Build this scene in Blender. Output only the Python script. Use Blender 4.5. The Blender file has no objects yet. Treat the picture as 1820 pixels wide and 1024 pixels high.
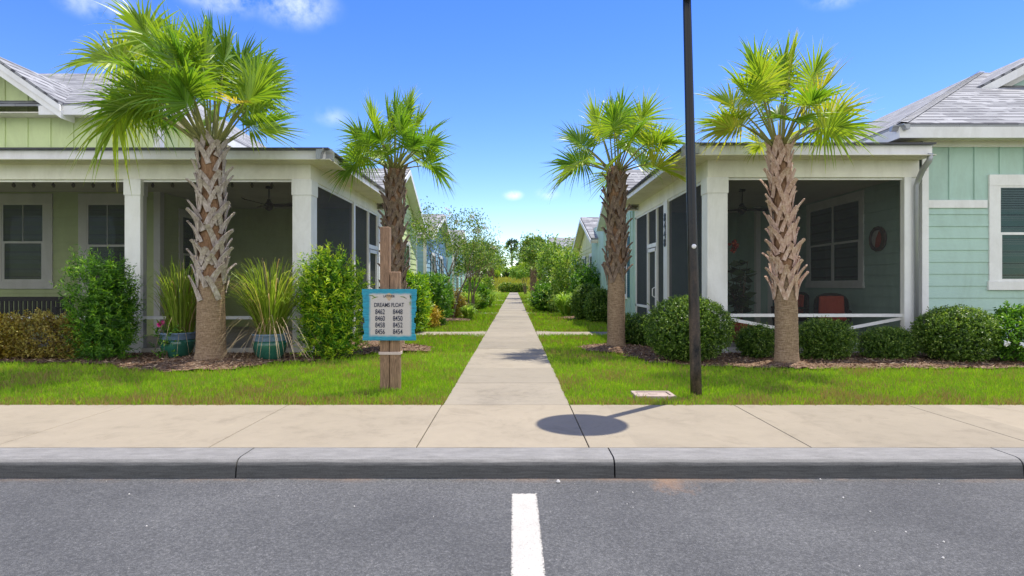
import bpy, math, random
import numpy as np
from mathutils import Vector, Matrix
random.seed(7)
RNG = np.random.default_rng(11)
R = math.radians
SC = bpy.context.scene
COL = SC.collection

def text_mesh(name, c, m):
    tmp = bpy.data.objects.new('tmp_text', c); COL.objects.link(tmp); dg = bpy.context.evaluated_depsgraph_get(); me = bpy.data.meshes.new_from_object(tmp.evaluated_get(dg)); me.name = name
    bpy.data.objects.remove(tmp); me.materials.clear(); me.materials.append(MATS[m]); o = bpy.data.objects.new(name, me); COL.objects.link(o); return o
# ------------------------------------------------------------------ camera, sky, sun, exposure
F = 1050.0; CX = 914.0; CY = 506.5; H = 1.30
cd = bpy.data.cameras.new('camera'); cam = bpy.data.objects.new('camera', cd); COL.objects.link(cam)
cam.location = (0, 0, H); cam.rotation_euler = (R(90), 0, 0)
cd.sensor_width = 36; cd.lens = F / 1820 * 36
cd.shift_x = -(CX - 910) / 1820; cd.shift_y = -(512 - CY) / 1820
cd.clip_start = 0.1; cd.clip_end = 3000
SC.camera = cam

SUN_DIR = Vector((1.37, 1.41, 4.9)).normalized()          # towards the sun
el = math.asin(SUN_DIR.z); az = math.atan2(SUN_DIR.x, SUN_DIR.y)
w = bpy.data.worlds.new('World'); SC.world = w; w.use_nodes = True
nt = w.node_tree; nt.nodes.clear()
def N(nt, t, **k):
    n = nt.nodes.new(t)
    for a, b in k.items(): setattr(n, a, b)
    return n
def build_world():
    L = nt.links.new
    sky = N(nt, 'ShaderNodeTexSky', sky_type='NISHITA'); sky.sun_disc = False
    sky.sun_elevation = el; sky.sun_rotation = az; sky.air_density = 1.0; sky.dust_density = 0.05; sky.ozone_density = 3.0; sky.altitude = 300
    hs = N(nt, 'ShaderNodeHueSaturation'); hs.inputs['Saturation'].default_value = 1.32; hs.inputs['Value'].default_value = .98
    hs.inputs['Hue'].default_value = 0.522
    L(sky.outputs[0], hs.inputs['Color'])
    tc = N(nt, 'ShaderNodeTexCoord')
    nz = N(nt, 'ShaderNodeVectorMath', operation='NORMALIZE'); L(tc.outputs['Generated'], nz.inputs[0])
    noise = N(nt, 'ShaderNodeTexNoise'); noise.inputs['Scale'].default_value = 24; noise.inputs['Detail'].default_value = 10
    noise.inputs['Roughness'].default_value = 0.6
    L(nz.outputs[0], noise.inputs['Vector'])
    total = None
    for (px, py, r, s) in [(165, 0, .045, .38), (520, 6, .062, .5), (390, -18, .06, .6), (912, 347, .017, .7), (972, 345, .020, .35),
                           (590, 208, .03, .22), (1500, -28, .05, .6), (800, -160, .12, .8)]:
        d = Vector(((px - CX) / F, 1, (CY - py) / F)).normalized()
        sub = N(nt, 'ShaderNodeVectorMath', operation='SUBTRACT'); sub.inputs[1].default_value = d; L(nz.outputs[0], sub.inputs[0])
        sc = N(nt, 'ShaderNodeVectorMath', operation='MULTIPLY'); sc.inputs[1].default_value = (.75, .75, 1.5); L(sub.outputs[0], sc.inputs[0])
        ln = N(nt, 'ShaderNodeVectorMath', operation='LENGTH'); L(sc.outputs[0], ln.inputs[0])
        mr = N(nt, 'ShaderNodeMapRange', interpolation_type='SMOOTHSTEP'); L(ln.outputs['Value'], mr.inputs['Value'])
        mr.inputs['From Min'].default_value = 0; mr.inputs['From Max'].default_value = r
        mr.inputs['To Min'].default_value = s; mr.inputs['To Max'].default_value = 0
        if total is None: total = mr.outputs[0]
        else:
            ad = N(nt, 'ShaderNodeMath', operation='MAXIMUM'); L(total, ad.inputs[0]); L(mr.outputs[0], ad.inputs[1]); total = ad.outputs[0]
    m1 = N(nt, 'ShaderNodeMapRange'); L(noise.outputs['Fac'], m1.inputs['Value'])
    m1.inputs['From Min'].default_value = .38; m1.inputs['From Max'].default_value = .62
    mu = N(nt, 'ShaderNodeMath', operation='MULTIPLY', use_clamp=True); L(total, mu.inputs[0]); L(m1.outputs[0], mu.inputs[1])
    mix = N(nt, 'ShaderNodeMix', data_type='RGBA'); L(mu.outputs[0], mix.inputs['Factor']); L(hs.outputs[0], mix.inputs['A'])
    mix.inputs['B'].default_value = (6.0, 6.3, 6.8, 1)
    # unseen broken cloud, added behind the viewer to give the fronts soft neutral fill
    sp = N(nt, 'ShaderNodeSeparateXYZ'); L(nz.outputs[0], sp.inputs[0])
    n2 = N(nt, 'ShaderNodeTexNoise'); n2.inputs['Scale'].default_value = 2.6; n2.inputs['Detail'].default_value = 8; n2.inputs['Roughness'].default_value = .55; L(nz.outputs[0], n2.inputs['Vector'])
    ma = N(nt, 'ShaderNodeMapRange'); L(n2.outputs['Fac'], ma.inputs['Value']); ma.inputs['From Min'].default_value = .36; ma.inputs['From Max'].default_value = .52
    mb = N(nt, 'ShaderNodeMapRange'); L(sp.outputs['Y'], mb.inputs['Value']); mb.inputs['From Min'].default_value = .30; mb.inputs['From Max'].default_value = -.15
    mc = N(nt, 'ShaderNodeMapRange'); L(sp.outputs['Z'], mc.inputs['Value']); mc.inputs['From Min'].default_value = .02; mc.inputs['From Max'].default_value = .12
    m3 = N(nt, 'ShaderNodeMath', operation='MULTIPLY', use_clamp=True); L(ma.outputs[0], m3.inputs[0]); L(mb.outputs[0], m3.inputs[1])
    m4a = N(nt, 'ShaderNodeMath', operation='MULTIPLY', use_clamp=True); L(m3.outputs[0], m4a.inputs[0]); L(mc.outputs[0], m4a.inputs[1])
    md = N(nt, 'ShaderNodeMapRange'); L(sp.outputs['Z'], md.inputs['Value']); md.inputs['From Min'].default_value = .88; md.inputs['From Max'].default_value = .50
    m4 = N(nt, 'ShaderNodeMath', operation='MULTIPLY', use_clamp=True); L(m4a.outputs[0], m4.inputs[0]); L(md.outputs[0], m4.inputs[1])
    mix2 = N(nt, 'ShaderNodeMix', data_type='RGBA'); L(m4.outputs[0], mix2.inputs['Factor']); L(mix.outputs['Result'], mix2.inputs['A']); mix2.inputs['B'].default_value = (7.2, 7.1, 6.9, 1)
    bg = N(nt, 'ShaderNodeBackground'); bg.inputs['Strength'].default_value = 0.15
    out = N(nt, 'ShaderNodeOutputWorld')
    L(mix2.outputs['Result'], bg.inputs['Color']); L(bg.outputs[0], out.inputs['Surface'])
build_world()
sd = bpy.data.lights.new('sun', 'SUN'); so = bpy.data.objects.new('sun', sd); COL.objects.link(so)
sd.energy = 4.0; sd.angle = R(0.5); sd.color = (1.0, .94, .82)
so.rotation_euler = SUN_DIR.to_track_quat('Z', 'Y').to_euler(); so.location = (20, 20, 60)
SC.view_settings.view_transform = 'Standard'; SC.view_settings.look = 'None'
SC.view_settings.exposure = 0.77; SC.view_settings.gamma = 1.0
SC.render.engine = 'CYCLES'
SC.cycles.max_bounces = 7; SC.cycles.transparent_max_bounces = 12; SC.cycles.caustics_reflective = False; SC.cycles.caustics_refractive = False

# ------------------------------------------------------------------ measuring helpers (photograph to metres at a known distance)
def X(px, Y): return (px - CX) * Y / F
def Z(py, Y): return H + (CY - py) * Y / F
def GY(py, z=0): return (H - z) * F / (py - CY)

# ------------------------------------------------------------------ materials
MATS = {}
def nodes(name):
    m = bpy.data.materials.new(name); m.use_nodes = True; t = m.node_tree; t.nodes.clear()
    out = t.nodes.new('ShaderNodeOutputMaterial'); MATS[name] = m
    return m, t, out
def pr(t, **k):
    b = t.nodes.new('ShaderNodeBsdfPrincipled')
    for a, v in k.items(): b.inputs[a.replace('_', ' ')].default_value = v
    return b
def c4(c): return (c[0], c[1], c[2], 1)
def ramp(t, stops, fac=None):
    r = t.nodes.new('ShaderNodeValToRGB'); e = r.color_ramp.elements
    while len(e) < len(stops): e.new(.5)
    for i, (p, c) in enumerate(stops): e[i].position = p; e[i].color = c4(c)
    if fac is not None: t.links.new(fac, r.inputs[0])
    return r
def noise(t, scale, detail=4, rough=.5, vec=None, dist=0):
    n = t.nodes.new('ShaderNodeTexNoise'); n.inputs['Scale'].default_value = scale; n.inputs['Detail'].default_value = detail
    n.inputs['Roughness'].default_value = rough; n.inputs['Distortion'].default_value = dist
    if vec is not None: t.links.new(vec, n.inputs['Vector'])
    return n
def objco(t, scale=(1, 1, 1), which='Object'):
    tc = t.nodes.new('ShaderNodeTexCoord'); mp = t.nodes.new('ShaderNodeMapping'); mp.inputs['Scale'].default_value = scale
    t.links.new(tc.outputs[which], mp.inputs['Vector']); return mp.outputs[0]
def bump(t, h, strength, dist, b):
    bp = t.nodes.new('ShaderNodeBump'); bp.inputs['Strength'].default_value = strength; bp.inputs['Distance'].default_value = dist
    t.links.new(h, bp.inputs['Height']); t.links.new(bp.outputs[0], b.inputs['Normal']); return bp
def mixc(t, fac, a, b, mode='MIX'):
    m = t.nodes.new('ShaderNodeMix'); m.data_type = 'RGBA'; m.blend_type = mode
    for s, v in (('Factor', fac), ('A', a), ('B', b)):
        if hasattr(v, 'is_output'): t.links.new(v, m.inputs[s])
        else: m.inputs[s].default_value = v if s == 'Factor' else c4(v)
    return m.outputs['Result']
def mth(t, op, a, b=0.0, clamp=False):
    m = t.nodes.new('ShaderNodeMath'); m.operation = op; m.use_clamp = clamp
    for i, v in enumerate((a, b)):
        if hasattr(v, 'is_output'): t.links.new(v, m.inputs[i])
        else: m.inputs[i].default_value = v
    return m.outputs[0]
def mrange(t, v, a, b, c=0.0, d=1.0):
    m = t.nodes.new('ShaderNodeMapRange'); t.links.new(v, m.inputs['Value'])
    m.inputs['From Min'].default_value = a; m.inputs['From Max'].default_value = b; m.inputs['To Min'].default_value = c; m.inputs['To Max'].default_value = d
    return m.outputs[0]

def plain(name, c, rough=.6, var=.12, scale=3.0, bmp=.15, bscale=60, stretch=(1, 1, 1), metal=0, spec=.4, coat=0):
    m, t, out = nodes(name); b = pr(t, Roughness=rough, Metallic=metal); b.inputs['Specular IOR Level'].default_value = spec
    if coat: b.inputs['Coat Weight'].default_value = coat
    co = objco(t, stretch); n = noise(t, scale, 5, .6, co); n2 = noise(t, scale * 9, 3, .6, co)
    f = mth(t, 'ADD', mth(t, 'MULTIPLY', n.outputs[0], .65), mth(t, 'MULTIPLY', n2.outputs[0], .35))
    lo = tuple(x * (1 - var) for x in c); hi = tuple(min(1, x * (1 + var)) for x in c)
    r = ramp(t, [(.3, lo), (.7, hi)], f); t.links.new(r.outputs[0], b.inputs['Base Color'])
    gr = noise(t, 1.1, 6, .7, objco(t, (1.4, 1.4, .5)), .6); mulg = ramp(t, [(.34, (.80, .79, .76)), (.56, (1, 1, 1))], gr.outputs[0]); t.links.new(mixc(t, .7, r.outputs[0], mulg.outputs[0], 'MULTIPLY'), b.inputs['Base Color'])
    if bmp: bump(t, noise(t, bscale, 3, .6, co).outputs[0], bmp, .01, b)
    t.links.new(b.outputs[0], out.inputs[0]); return m

plain('white_paint', (.82, .815, .79), .5, .05, 2, .05, 80)
plain('white_beam', (.84, .82, .73), .55, .05, 2, .05, 80)
plain('gutter_metal', (.36, .375, .40), .35, .06, 2, .02, 40, metal=.3)
plain('soffit_vinyl', (.78, .74, .62), .55, .04, 2, 0)
plain('lime_siding', (.63, .73, .37), .65, .05, 1.5, .12, 90)
plain('teal_siding', (.43, .60, .52), .65, .06, 1.5, .12, 90)
plain('sky_blue_siding', (.30, .48, .62), .65, .05, 1.5, .1, 60)
plain('aqua_siding', (.33, .58, .60), .65, .05, 1.5, .1, 60)
plain('yellow_siding', (.66, .66, .36), .65, .05, 1.5, .1, 60)
plain('grey_siding', (.42, .45, .50), .65, .05, 1.5, .1, 60)
plain('blue_siding', (.14, .24, .42), .65, .05, 1.5, .1, 60)
plain('peach_siding', (.62, .45, .34), .65, .05, 1.5, .1, 60)
plain('shutter_teal', (.02, .10, .14), .5, .08, 4, .05)
plain('porch_ceiling', (.66, .60, .53), .6, .05, 2, .05)
plain('porch_slab', (.48, .45, .40), .8, .12, 3, .2)
plain('porch_dark', (.03, .028, .03), .7, .2, 6, .3)
plain('fan_wood', (.05, .025, .015), .45, .2, 8, .1, stretch=(1, 6, 6))
plain('fan_black', (.012, .012, .014), .4, .1)
plain('cushion_red', (.50, .09, .05), .9, .25, 25, .4, 200)
plain('wicker', (.03, .022, .018), .6, .3, 60, .8, 150)
plain('bulb_glass', (.12, .09, .06), .2, .2)
plain('knob_white', (.75, .75, .75), .3, .05)
plain('blind', (.74, .74, .68), .6, .04)
plain('room_dark', (.05, .055, .06), .8, .2, 2)
plain('curtain', (.45, .47, .44), .8, .1, 4)
plain('ceramic_teal', (.025, .12, .085), .16, .35, 6, .05, coat=.5)
plain('ceramic_blue', (.16, .24, .36), .2, .35, 30, .4, 60, coat=.5)
plain('strap', (.55, .45, .40), .6, .1, 8)
plain('cover_concrete', (.38, .30, .26), .9, .25, 14, .5, 80)
plain('wire', (.01, .01, .01), .5)
plain('soil', (.05, .035, .02), .95, .3, 20, .6)
plain('number_black', (.012, .012, .012), .5)
plain('letter_navy', (.020, .028, .06), .6, .1)
plain('emblem_tan', (.50, .38, .24), .6, .2, 30)
plain('plaque_red', (.36, .05, .02), .5, .4, 20, .4)
plain('plaque_pale', (.55, .50, .46), .5, .2, 20, .2)
plain('plaque_rim', (.10, .07, .06), .6, .6, 30, .8, 60)
plain('twig', (.13, .09, .06), .85, .25, 20, .4)
plain('myrtle_bark', (.17, .12, .085), .8, .35, 8, .4, 40, stretch=(1, 1, .2))
plain('pine_bark', (.10, .08, .07), .9, .3, 6, .4)
plain('hot_pink', (.75, .05, .30), .6, .15, 20)
plain('bloom_red', (.45, .07, .04), .6, .2, 20)
plain('bloom_white', (.85, .85, .85), .6, .05)
plain('bloom_cream', (.70, .58, .48), .7, .1)
plain('pebble', (.55, .53, .50), .8, .2)
plain('joint_dark', (.05, .045, .04), .95, .2, 20)
plain('mullion_bronze', (.05, .06, .06), .5, .1)

def lamp_metal():
    m, t, out = nodes('pole_metal'); b = pr(t, Roughness=.3); b.inputs['Specular IOR Level'].default_value = .35
    co = objco(t); sp = t.nodes.new('ShaderNodeSeparateXYZ'); t.links.new(co, sp.inputs[0])
    n = noise(t, 7, 6, .7, objco(t, (1, 1, .35)))
    low = mrange(t, sp.outputs['Z'], 2.3, 0.1)
    f = mth(t, 'MULTIPLY', low, mrange(t, n.outputs[0], .35, .6), True)
    n3 = noise(t, 50, 5, .7, co)
    dirt = ramp(t, [(.3, (.035, .025, .02)), (.7, (.16, .11, .075))], n3.outputs[0])
    t.links.new(mixc(t, f, (.004, .005, .008), dirt.outputs[0]), b.inputs['Base Color'])
    t.links.new(mrange(t, f, 0, 1, .22, .75), b.inputs['Roughness'])
    bump(t, n3.outputs[0], .2, .004, b); t.links.new(b.outputs[0], out.inputs[0])
lamp_metal()

def asphalt():
    m, t, out = nodes('asphalt'); b = pr(t, Roughness=.85); co = objco(t)
    fine = noise(t, 230, 3, .8, co); mid = noise(t, 60, 4, .75, co); big = noise(t, .9, 5, .6, co)
    vor = t.nodes.new('ShaderNodeTexVoronoi'); vor.inputs['Scale'].default_value = 95; t.links.new(co, vor.inputs['Vector'])
    f = mth(t, 'ADD', mth(t, 'MULTIPLY', fine.outputs[0], .55), mth(t, 'MULTIPLY', mid.outputs[0], .45))
    base = ramp(t, [(.33, (.022, .023, .024)), (.5, (.072, .074, .077)), (.62, (.18, .18, .18)), (.72, (.46, .45, .43))], f)
    tone = ramp(t, [(.3, (.72, .72, .73)), (.7, (1.18, 1.17, 1.15))], big.outputs[0])
    col = mixc(t, 1.0, base.outputs[0], tone.outputs[0], 'MULTIPLY')
    # rust wash and silt along the kerb
    sp = t.nodes.new('ShaderNodeSeparateXYZ'); t.links.new(co, sp.inputs[0])
    nk = noise(t, 2.6, 6, .65, objco(t, (1, 1.8, 1)))
    dx = mth(t, 'ABSOLUTE', mth(t, 'SUBTRACT', sp.outputs['X'], 1.12))
    m1 = mth(t, 'MULTIPLY', mrange(t, dx, .55, .0), mrange(t, sp.outputs['Y'], 3.75, 4.4), True)
    m2 = mth(t, 'MULTIPLY', mrange(t, sp.outputs['Y'], 4.28, 4.40), mrange(t, nk.outputs[0], .45, .62), True)
    rn = noise(t, 5, 7, .75, objco(t, (1.6, .7, 1))); msk = mth(t, 'MAXIMUM', mrange(t, mth(t, 'ADD', mth(t, 'MULTIPLY', m1, .8), mth(t, 'MULTIPLY', mth(t, 'SUBTRACT', rn.outputs[0], .5), 1.1)), .38, .75), mth(t, 'MULTIPLY', m2, .7)); msk = mth(t, 'MULTIPLY', msk, mrange(t, m1, -.4, .12), True)
    col = mixc(t, mth(t, 'MULTIPLY', msk, .55), col, (.30, .17, .09))
    t.links.new(col, b.inputs['Base Color'])
    bump(t, mth(t, 'ADD', f, mth(t, 'MULTIPLY', vor.outputs['Distance'], .6)), .55, .012, b)
    t.links.new(b.outputs[0], out.inputs[0])
asphalt()

def concrete(name, c, ykind=None, stain=.5):
    m, t, out = nodes(name); b = pr(t, Roughness=.9); b.inputs['Specular IOR Level'].default_value = .25
    co = objco(t); brush = noise(t, 30, 3, .6, objco(t, (.25, 6, 6))); big = noise(t, .8, 6, .62, co, .4); fine = noise(t, 150, 3, .7, co); med = noise(t, 6, 6, .7, co)
    f = mth(t, 'ADD', mth(t, 'MULTIPLY', big.outputs[0], .45), mth(t, 'ADD', mth(t, 'MULTIPLY', fine.outputs[0], .25), mth(t, 'MULTIPLY', med.outputs[0], .3)))
    r = ramp(t, [(.30, tuple(x * (1 - .38 * stain) for x in c)), (.46, tuple(x * .93 for x in c)), (.68, tuple(min(1, x * 1.1) for x in c))], f)
    col = mixc(t, mth(t, 'MULTIPLY', mrange(t, brush.outputs[0], .4, .75), .10), r.outputs[0], tuple(x * .6 for x in c))
    spk = noise(t, 13, 2, .9, co)
    col = mixc(t, mth(t, 'MULTIPLY', mrange(t, spk.outputs[0], .70, .76), .35), col, (.12, .08, .05))
    sx = t.nodes.new('ShaderNodeSeparateXYZ'); t.links.new(co, sx.inputs[0]); wn = t.nodes.new('ShaderNodeTexWhiteNoise'); wn.noise_dimensions = '1D'
    t.links.new(mth(t, 'FLOOR', mth(t, 'DIVIDE', mth(t, 'ADD', sx.outputs['X'], .81 + 18), 1.8) if 'side' in name else mth(t, 'DIVIDE', mth(t, 'SUBTRACT', sx.outputs['Y'], 6.41), 1.42)), wn.inputs['W'])
    col = mixc(t, 1.0, col, ramp(t, [(0, (.88, .88, .87)), (1, (1.06, 1.05, 1.03))], wn.outputs['Value']).outputs[0], 'MULTIPLY')
    blot = noise(t, 2.2, 7, .72, co, 1.0); col = mixc(t, mth(t, 'MULTIPLY', mrange(t, blot.outputs[0], .54, .70), .38), col, (.15, .125, .09))
    t.links.new(col, b.inputs['Base Color'])
    bump(t, mth(t, 'ADD', mth(t, 'MULTIPLY', brush.outputs[0], .7), fine.outputs[0]), .25, .006, b)
    t.links.new(b.outputs[0], out.inputs[0])
concrete('sidewalk_concrete', (.315, .272, .205), stain=1.15)
concrete('walkway_concrete', (.30, .265, .208), stain=1.3)
def kerb_mat():
    m, t, out = nodes('kerb_concrete'); b = pr(t, Roughness=.85); co = objco(t)
    sp = t.nodes.new('ShaderNodeSeparateXYZ'); t.links.new(co, sp.inputs[0])
    n = noise(t, 5, 6, .7, objco(t, (.6, 2, 3))); fine = noise(t, 120, 3, .7, co); st = noise(t, 14, 5, .7, objco(t, (.35, 1, 6)))
    face_fac = mrange(t, mth(t, 'ADD', sp.outputs['Z'], mth(t, 'MULTIPLY', mth(t, 'SUBTRACT', n.outputs[0], .5), .05)), -.012, -.05)  # darker tone from just under the top edge down the face
    f = mth(t, 'ADD', mth(t, 'MULTIPLY', fine.outputs[0], .4), mth(t, 'MULTIPLY', st.outputs[0], .6))
    a = ramp(t, [(.3, (.13, .127, .12)), (.7, (.27, .262, .25))], f); g = ramp(t, [(.3, (.04, .04, .038)), (.7, (.13, .128, .122))], f)
    t.links.new(mixc(t, face_fac, a.outputs[0], g.outputs[0]), b.inputs['Base Color']); bump(t, f, .4, .008, b)
    t.links.new(b.outputs[0], out.inputs[0])
kerb_mat()
def line_mat():
    m, t, out = nodes('line_paint'); b = pr(t, Roughness=.7); co = objco(t)
    f = noise(t, 130, 4, .8, co); g = noise(t, 5, 4, .6, co)
    r = ramp(t, [(.34, (.20, .19, .18)), (.43, (.42, .40, .36)), (.7, (.50, .48, .43))], mth(t, 'ADD', mth(t, 'MULTIPLY', f.outputs[0], .7), mth(t, 'MULTIPLY', g.outputs[0], .3)))
    t.links.new(r.outputs[0], b.inputs['Base Color']); bump(t, f.outputs[0], .5, .008, b)
    sp = t.nodes.new('ShaderNodeSeparateXYZ'); t.links.new(co, sp.inputs[0]); e = mrange(t, mth(t, 'ABSOLUTE', mth(t, 'SUBTRACT', sp.outputs['X'], .0685)), .070, .0865)
    e = mth(t, 'MAXIMUM', e, mrange(t, sp.outputs['Y'], 4.045, 4.07)); q = noise(t, 75, 5, .8, co); chip = mrange(t, mth(t, 'ADD', q.outputs[0], mth(t, 'MULTIPLY', e, .16)), .62, .65)
    tr = t.nodes.new('ShaderNodeBsdfTransparent'); ms = t.nodes.new('ShaderNodeMixShader'); t.links.new(chip, ms.inputs[0]); t.links.new(b.outputs[0], ms.inputs[1]); t.links.new(tr.outputs[0], ms.inputs[2]); t.links.new(ms.outputs[0], out.inputs[0])
line_mat()
def lawn_mat():
    m, t, out = nodes('lawn_soil'); b = pr(t, Roughness=.95); b.inputs['Specular IOR Level'].default_value = .1; co = objco(t)
    a = noise(t, 1.3, 6, .65, co); f = noise(t, 60, 4, .75, objco(t, (1, .6, 1)))
    c = mth(t, 'ADD', mth(t, 'MULTIPLY', a.outputs[0], .6), mth(t, 'MULTIPLY', f.outputs[0], .4))
    r = ramp(t, [(.32, (.20, .13, .05)), (.45, (.18, .19, .025)), (.55, (.16, .27, .012)), (.7, (.22, .36, .02))], c)
    t.links.new(r.outputs[0], b.inputs['Base Color']); bump(t, f.outputs[0], .8, .03, b); t.links.new(b.outputs[0], out.inputs[0])
lawn_mat()
def mulch_mat():
    m, t, out = nodes('mulch'); b = pr(t, Roughness=.95); b.inputs['Specular IOR Level'].default_value = .15; co = objco(t)
    v = t.nodes.new('ShaderNodeTexVoronoi'); v.inputs['Scale'].default_value = 38; v.inputs['Randomness'].default_value = 1
    t.links.new(objco(t, (1, 1.5, 1)), v.inputs['Vector']); n = noise(t, 3, 5, .7, co); hs = t.nodes.new('ShaderNodeSeparateColor'); t.links.new(v.outputs['Color'], hs.inputs[0])
    c = mth(t, 'ADD', mth(t, 'MULTIPLY', hs.outputs[0], .6), mth(t, 'MULTIPLY', n.outputs[0], .4))
    r = ramp(t, [(.2, (.05, .028, .018)), (.5, (.17, .10, .06)), (.8, (.36, .26, .18))], c)
    t.links.new(r.outputs[0], b.inputs['Base Color']); bump(t, v.outputs['Distance'], .9, .03, b); t.links.new(b.outputs[0], out.inputs[0])
mulch_mat()
def shingle_mat():
    m, t, out = nodes('shingles'); b = pr(t, Roughness=.9); b.inputs['Specular IOR Level'].default_value = .2
    tc = t.nodes.new('ShaderNodeTexCoord'); uv = tc.outputs['UV']
    br = t.nodes.new('ShaderNodeTexBrick'); t.links.new(uv, br.inputs['Vector'])
    br.inputs['Scale'].default_value = 1; br.inputs['Brick Width'].default_value = .55; br.inputs['Row Height'].default_value = .30
    br.inputs['Mortar Size'].default_value = .006; br.inputs['Color1'].default_value = (.19, .195, .205, 1); br.inputs['Color2'].default_value = (.34, .345, .355, 1)
    br.inputs['Mortar'].default_value = (.10, .10, .11, 1); br.inputs['Bias'].default_value = .1
    sp = t.nodes.new('ShaderNodeSeparateXYZ'); t.links.new(uv, sp.inputs[0])
    fr = mth(t, 'FRACT', mth(t, 'DIVIDE', sp.outputs['Y'], .30))
    nn = noise(t, 3.4, 2, .5, uv)
    line = mth(t, 'MULTIPLY', mrange(t, fr, .40, .28), mrange(t, nn.outputs[0], .40, .48), True)
    fine = noise(t, 260, 2, .6, uv)
    col = mixc(t, mth(t, 'MULTIPLY', line, .92), br.outputs['Color'], (.085, .085, .095))
    col = mixc(t, .6, col, ramp(t, [(.3, (.65, .65, .65)), (.7, (1.3, 1.3, 1.3))], fine.outputs[0]).outputs[0], 'MULTIPLY')
    t.links.new(col, b.inputs['Base Color']); bump(t, mth(t, 'SUBTRACT', 1, fr), .5, .015, b); t.links.new(b.outputs[0], out.inputs[0])
shingle_mat()
def bark_mats():
    for name, lo, mi, hi in (('palm_bark', (.11, .068, .04), (.30, .205, .13), (.47, .35, .24)), ('palm_boot', (.16, .125, .105), (.44, .37, .32), (.72, .65, .60)),
                             ('palm_fibre', (.08, .045, .025), (.27, .155, .085), (.42, .27, .16)), ('palm_boot_dark', (.07, .048, .036), (.21, .15, .115), (.40, .31, .25)), ('palm_boot_pink', (.24, .13, .09), (.56, .38, .29), (.80, .66, .56))):
        m, t, out = nodes(name); b = pr(t, Roughness=.9); b.inputs['Specular IOR Level'].default_value = .2
        ring = noise(t, 5, 5, .7, objco(t, (2.2, 2.2, 11) if name == 'palm_bark' else (5, 5, 1.6))); fib = noise(t, 26, 5, .75, objco(t, (3, 3, .7)))
        f = mth(t, 'ADD', mth(t, 'MULTIPLY', ring.outputs[0], .55), mth(t, 'MULTIPLY', fib.outputs[0], .45))
        r = ramp(t, [(.33, lo), (.5, mi), (.66, hi)], f); t.links.new(r.outputs[0], b.inputs['Base Color'])
        bump(t, f, .9, .03, b); t.links.new(b.outputs[0], out.inputs[0])
bark_mats()
def wood_mat(name, lo, hi):
    m, t, out = nodes(name); b = pr(t, Roughness=.8); n = noise(t, 9, 6, .7, objco(t, (5, 5, .5)), 1.2); k = noise(t, 60, 3, .6, objco(t, (3, 3, .2)))
    f = mth(t, 'ADD', mth(t, 'MULTIPLY', n.outputs[0], .65), mth(t, 'MULTIPLY', k.outputs[0], .35))
    r = ramp(t, [(.34, lo), (.62, hi)], f); t.links.new(r.outputs[0], b.inputs['Base Color']); bump(t, f, .6, .01, b); t.links.new(b.outputs[0], out.inputs[0])
wood_mat('post_wood', (.085, .048, .026), (.36, .225, .135))
wood_mat('petiole', (.13, .16, .04), (.32, .30, .10))

def leaf_mat(name, stops, trans=.35, rough=.45, spec=.4):
    m, t, out = nodes(name); b = pr(t, Roughness=rough); b.inputs['Specular IOR Level'].default_value = spec
    a = t.nodes.new('ShaderNodeAttribute'); a.attribute_name = 'v'
    r = ramp(t, stops, a.outputs['Fac']); t.links.new(r.outputs[0], b.inputs['Base Color'])
    tr = t.nodes.new('ShaderNodeBsdfTranslucent'); g = mixc(t, 1.0, r.outputs[0], (1.35, 1.3, .6), 'MULTIPLY'); t.links.new(g, tr.inputs['Color'])
    ms = t.nodes.new('ShaderNodeMixShader'); ms.inputs[0].default_value = trans
    t.links.new(b.outputs[0], ms.inputs[1]); t.links.new(tr.outputs[0], ms.inputs[2]); t.links.new(ms.outputs[0], out.inputs[0])
leaf_mat('grass_blade', [(0, (.30, .19, .09)), (.3, (.34, .30, .08)), (.5, (.17, .33, .018)), (1, (.38, .58, .02))], .25, .6, .2)
leaf_mat('palm_leaf', [(0, (.05, .13, .015)), (.4, (.12, .26, .022)), (.7, (.30, .42, .03)), (1, (.58, .48, .08))], .45, .4, .45)
leaf_mat('podocarpus', [(0, (.03, .09, .012)), (.45, (.07, .20, .018)), (.75, (.18, .38, .025)), (1, (.36, .55, .05))], .33)
leaf_mat('podocarpus_bright', [(0, (.03, .10, .012)), (.42, (.08, .24, .015)), (.70, (.32, .54, .02)), (1, (.62, .74, .05))], .38)
leaf_mat('boxwood', [(0, (.025, .06, .01)), (.4, (.07, .15, .02)), (.7, (.18, .30, .04)), (1, (.36, .46, .12))], .3, .4, .45)
leaf_mat('dry_shrub', [(0, (.12, .06, .02)), (.4, (.28, .20, .04)), (.7, (.42, .38, .09)), (1, (.75, .55, .18))], .3)
leaf_mat('yellow_shrub', [(0, (.22, .10, .02)), (.5, (.45, .33, .04)), (1, (.60, .55, .10))], .35)
leaf_mat('strap_leaf', [(0, (.05, .12, .01)), (.5, (.18, .38, .03)), (1, (.50, .60, .12))], .38)
leaf_mat('pampas', [(0, (.30, .17, .10)), (.25, (.46, .36, .22)), (.45, (.13, .18, .03)), (.8, (.22, .34, .03)), (1, (.48, .52, .12))], .35)
leaf_mat('myrtle_leaf', [(0, (.04, .10, .018)), (.45, (.13, .25, .035)), (.8, (.32, .38, .07)), (1, (.55, .42, .14))], .38)
leaf_mat('light_leaf', [(0, (.08, .20, .03)), (.5, (.22, .38, .05)), (1, (.48, .56, .14))], .38)
leaf_mat('pine_leaf', [(0, (.018, .05, .02)), (.5, (.04, .09, .03)), (1, (.09, .14, .04))], .2)
leaf_mat('meadow', [(0, (.25, .25, .03)), (1, (.42, .42, .04))], .2)
leaf_mat('porch_plant_leaf', [(0, (.02, .05, .02)), (1, (.06, .12, .04))], .2)

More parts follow.
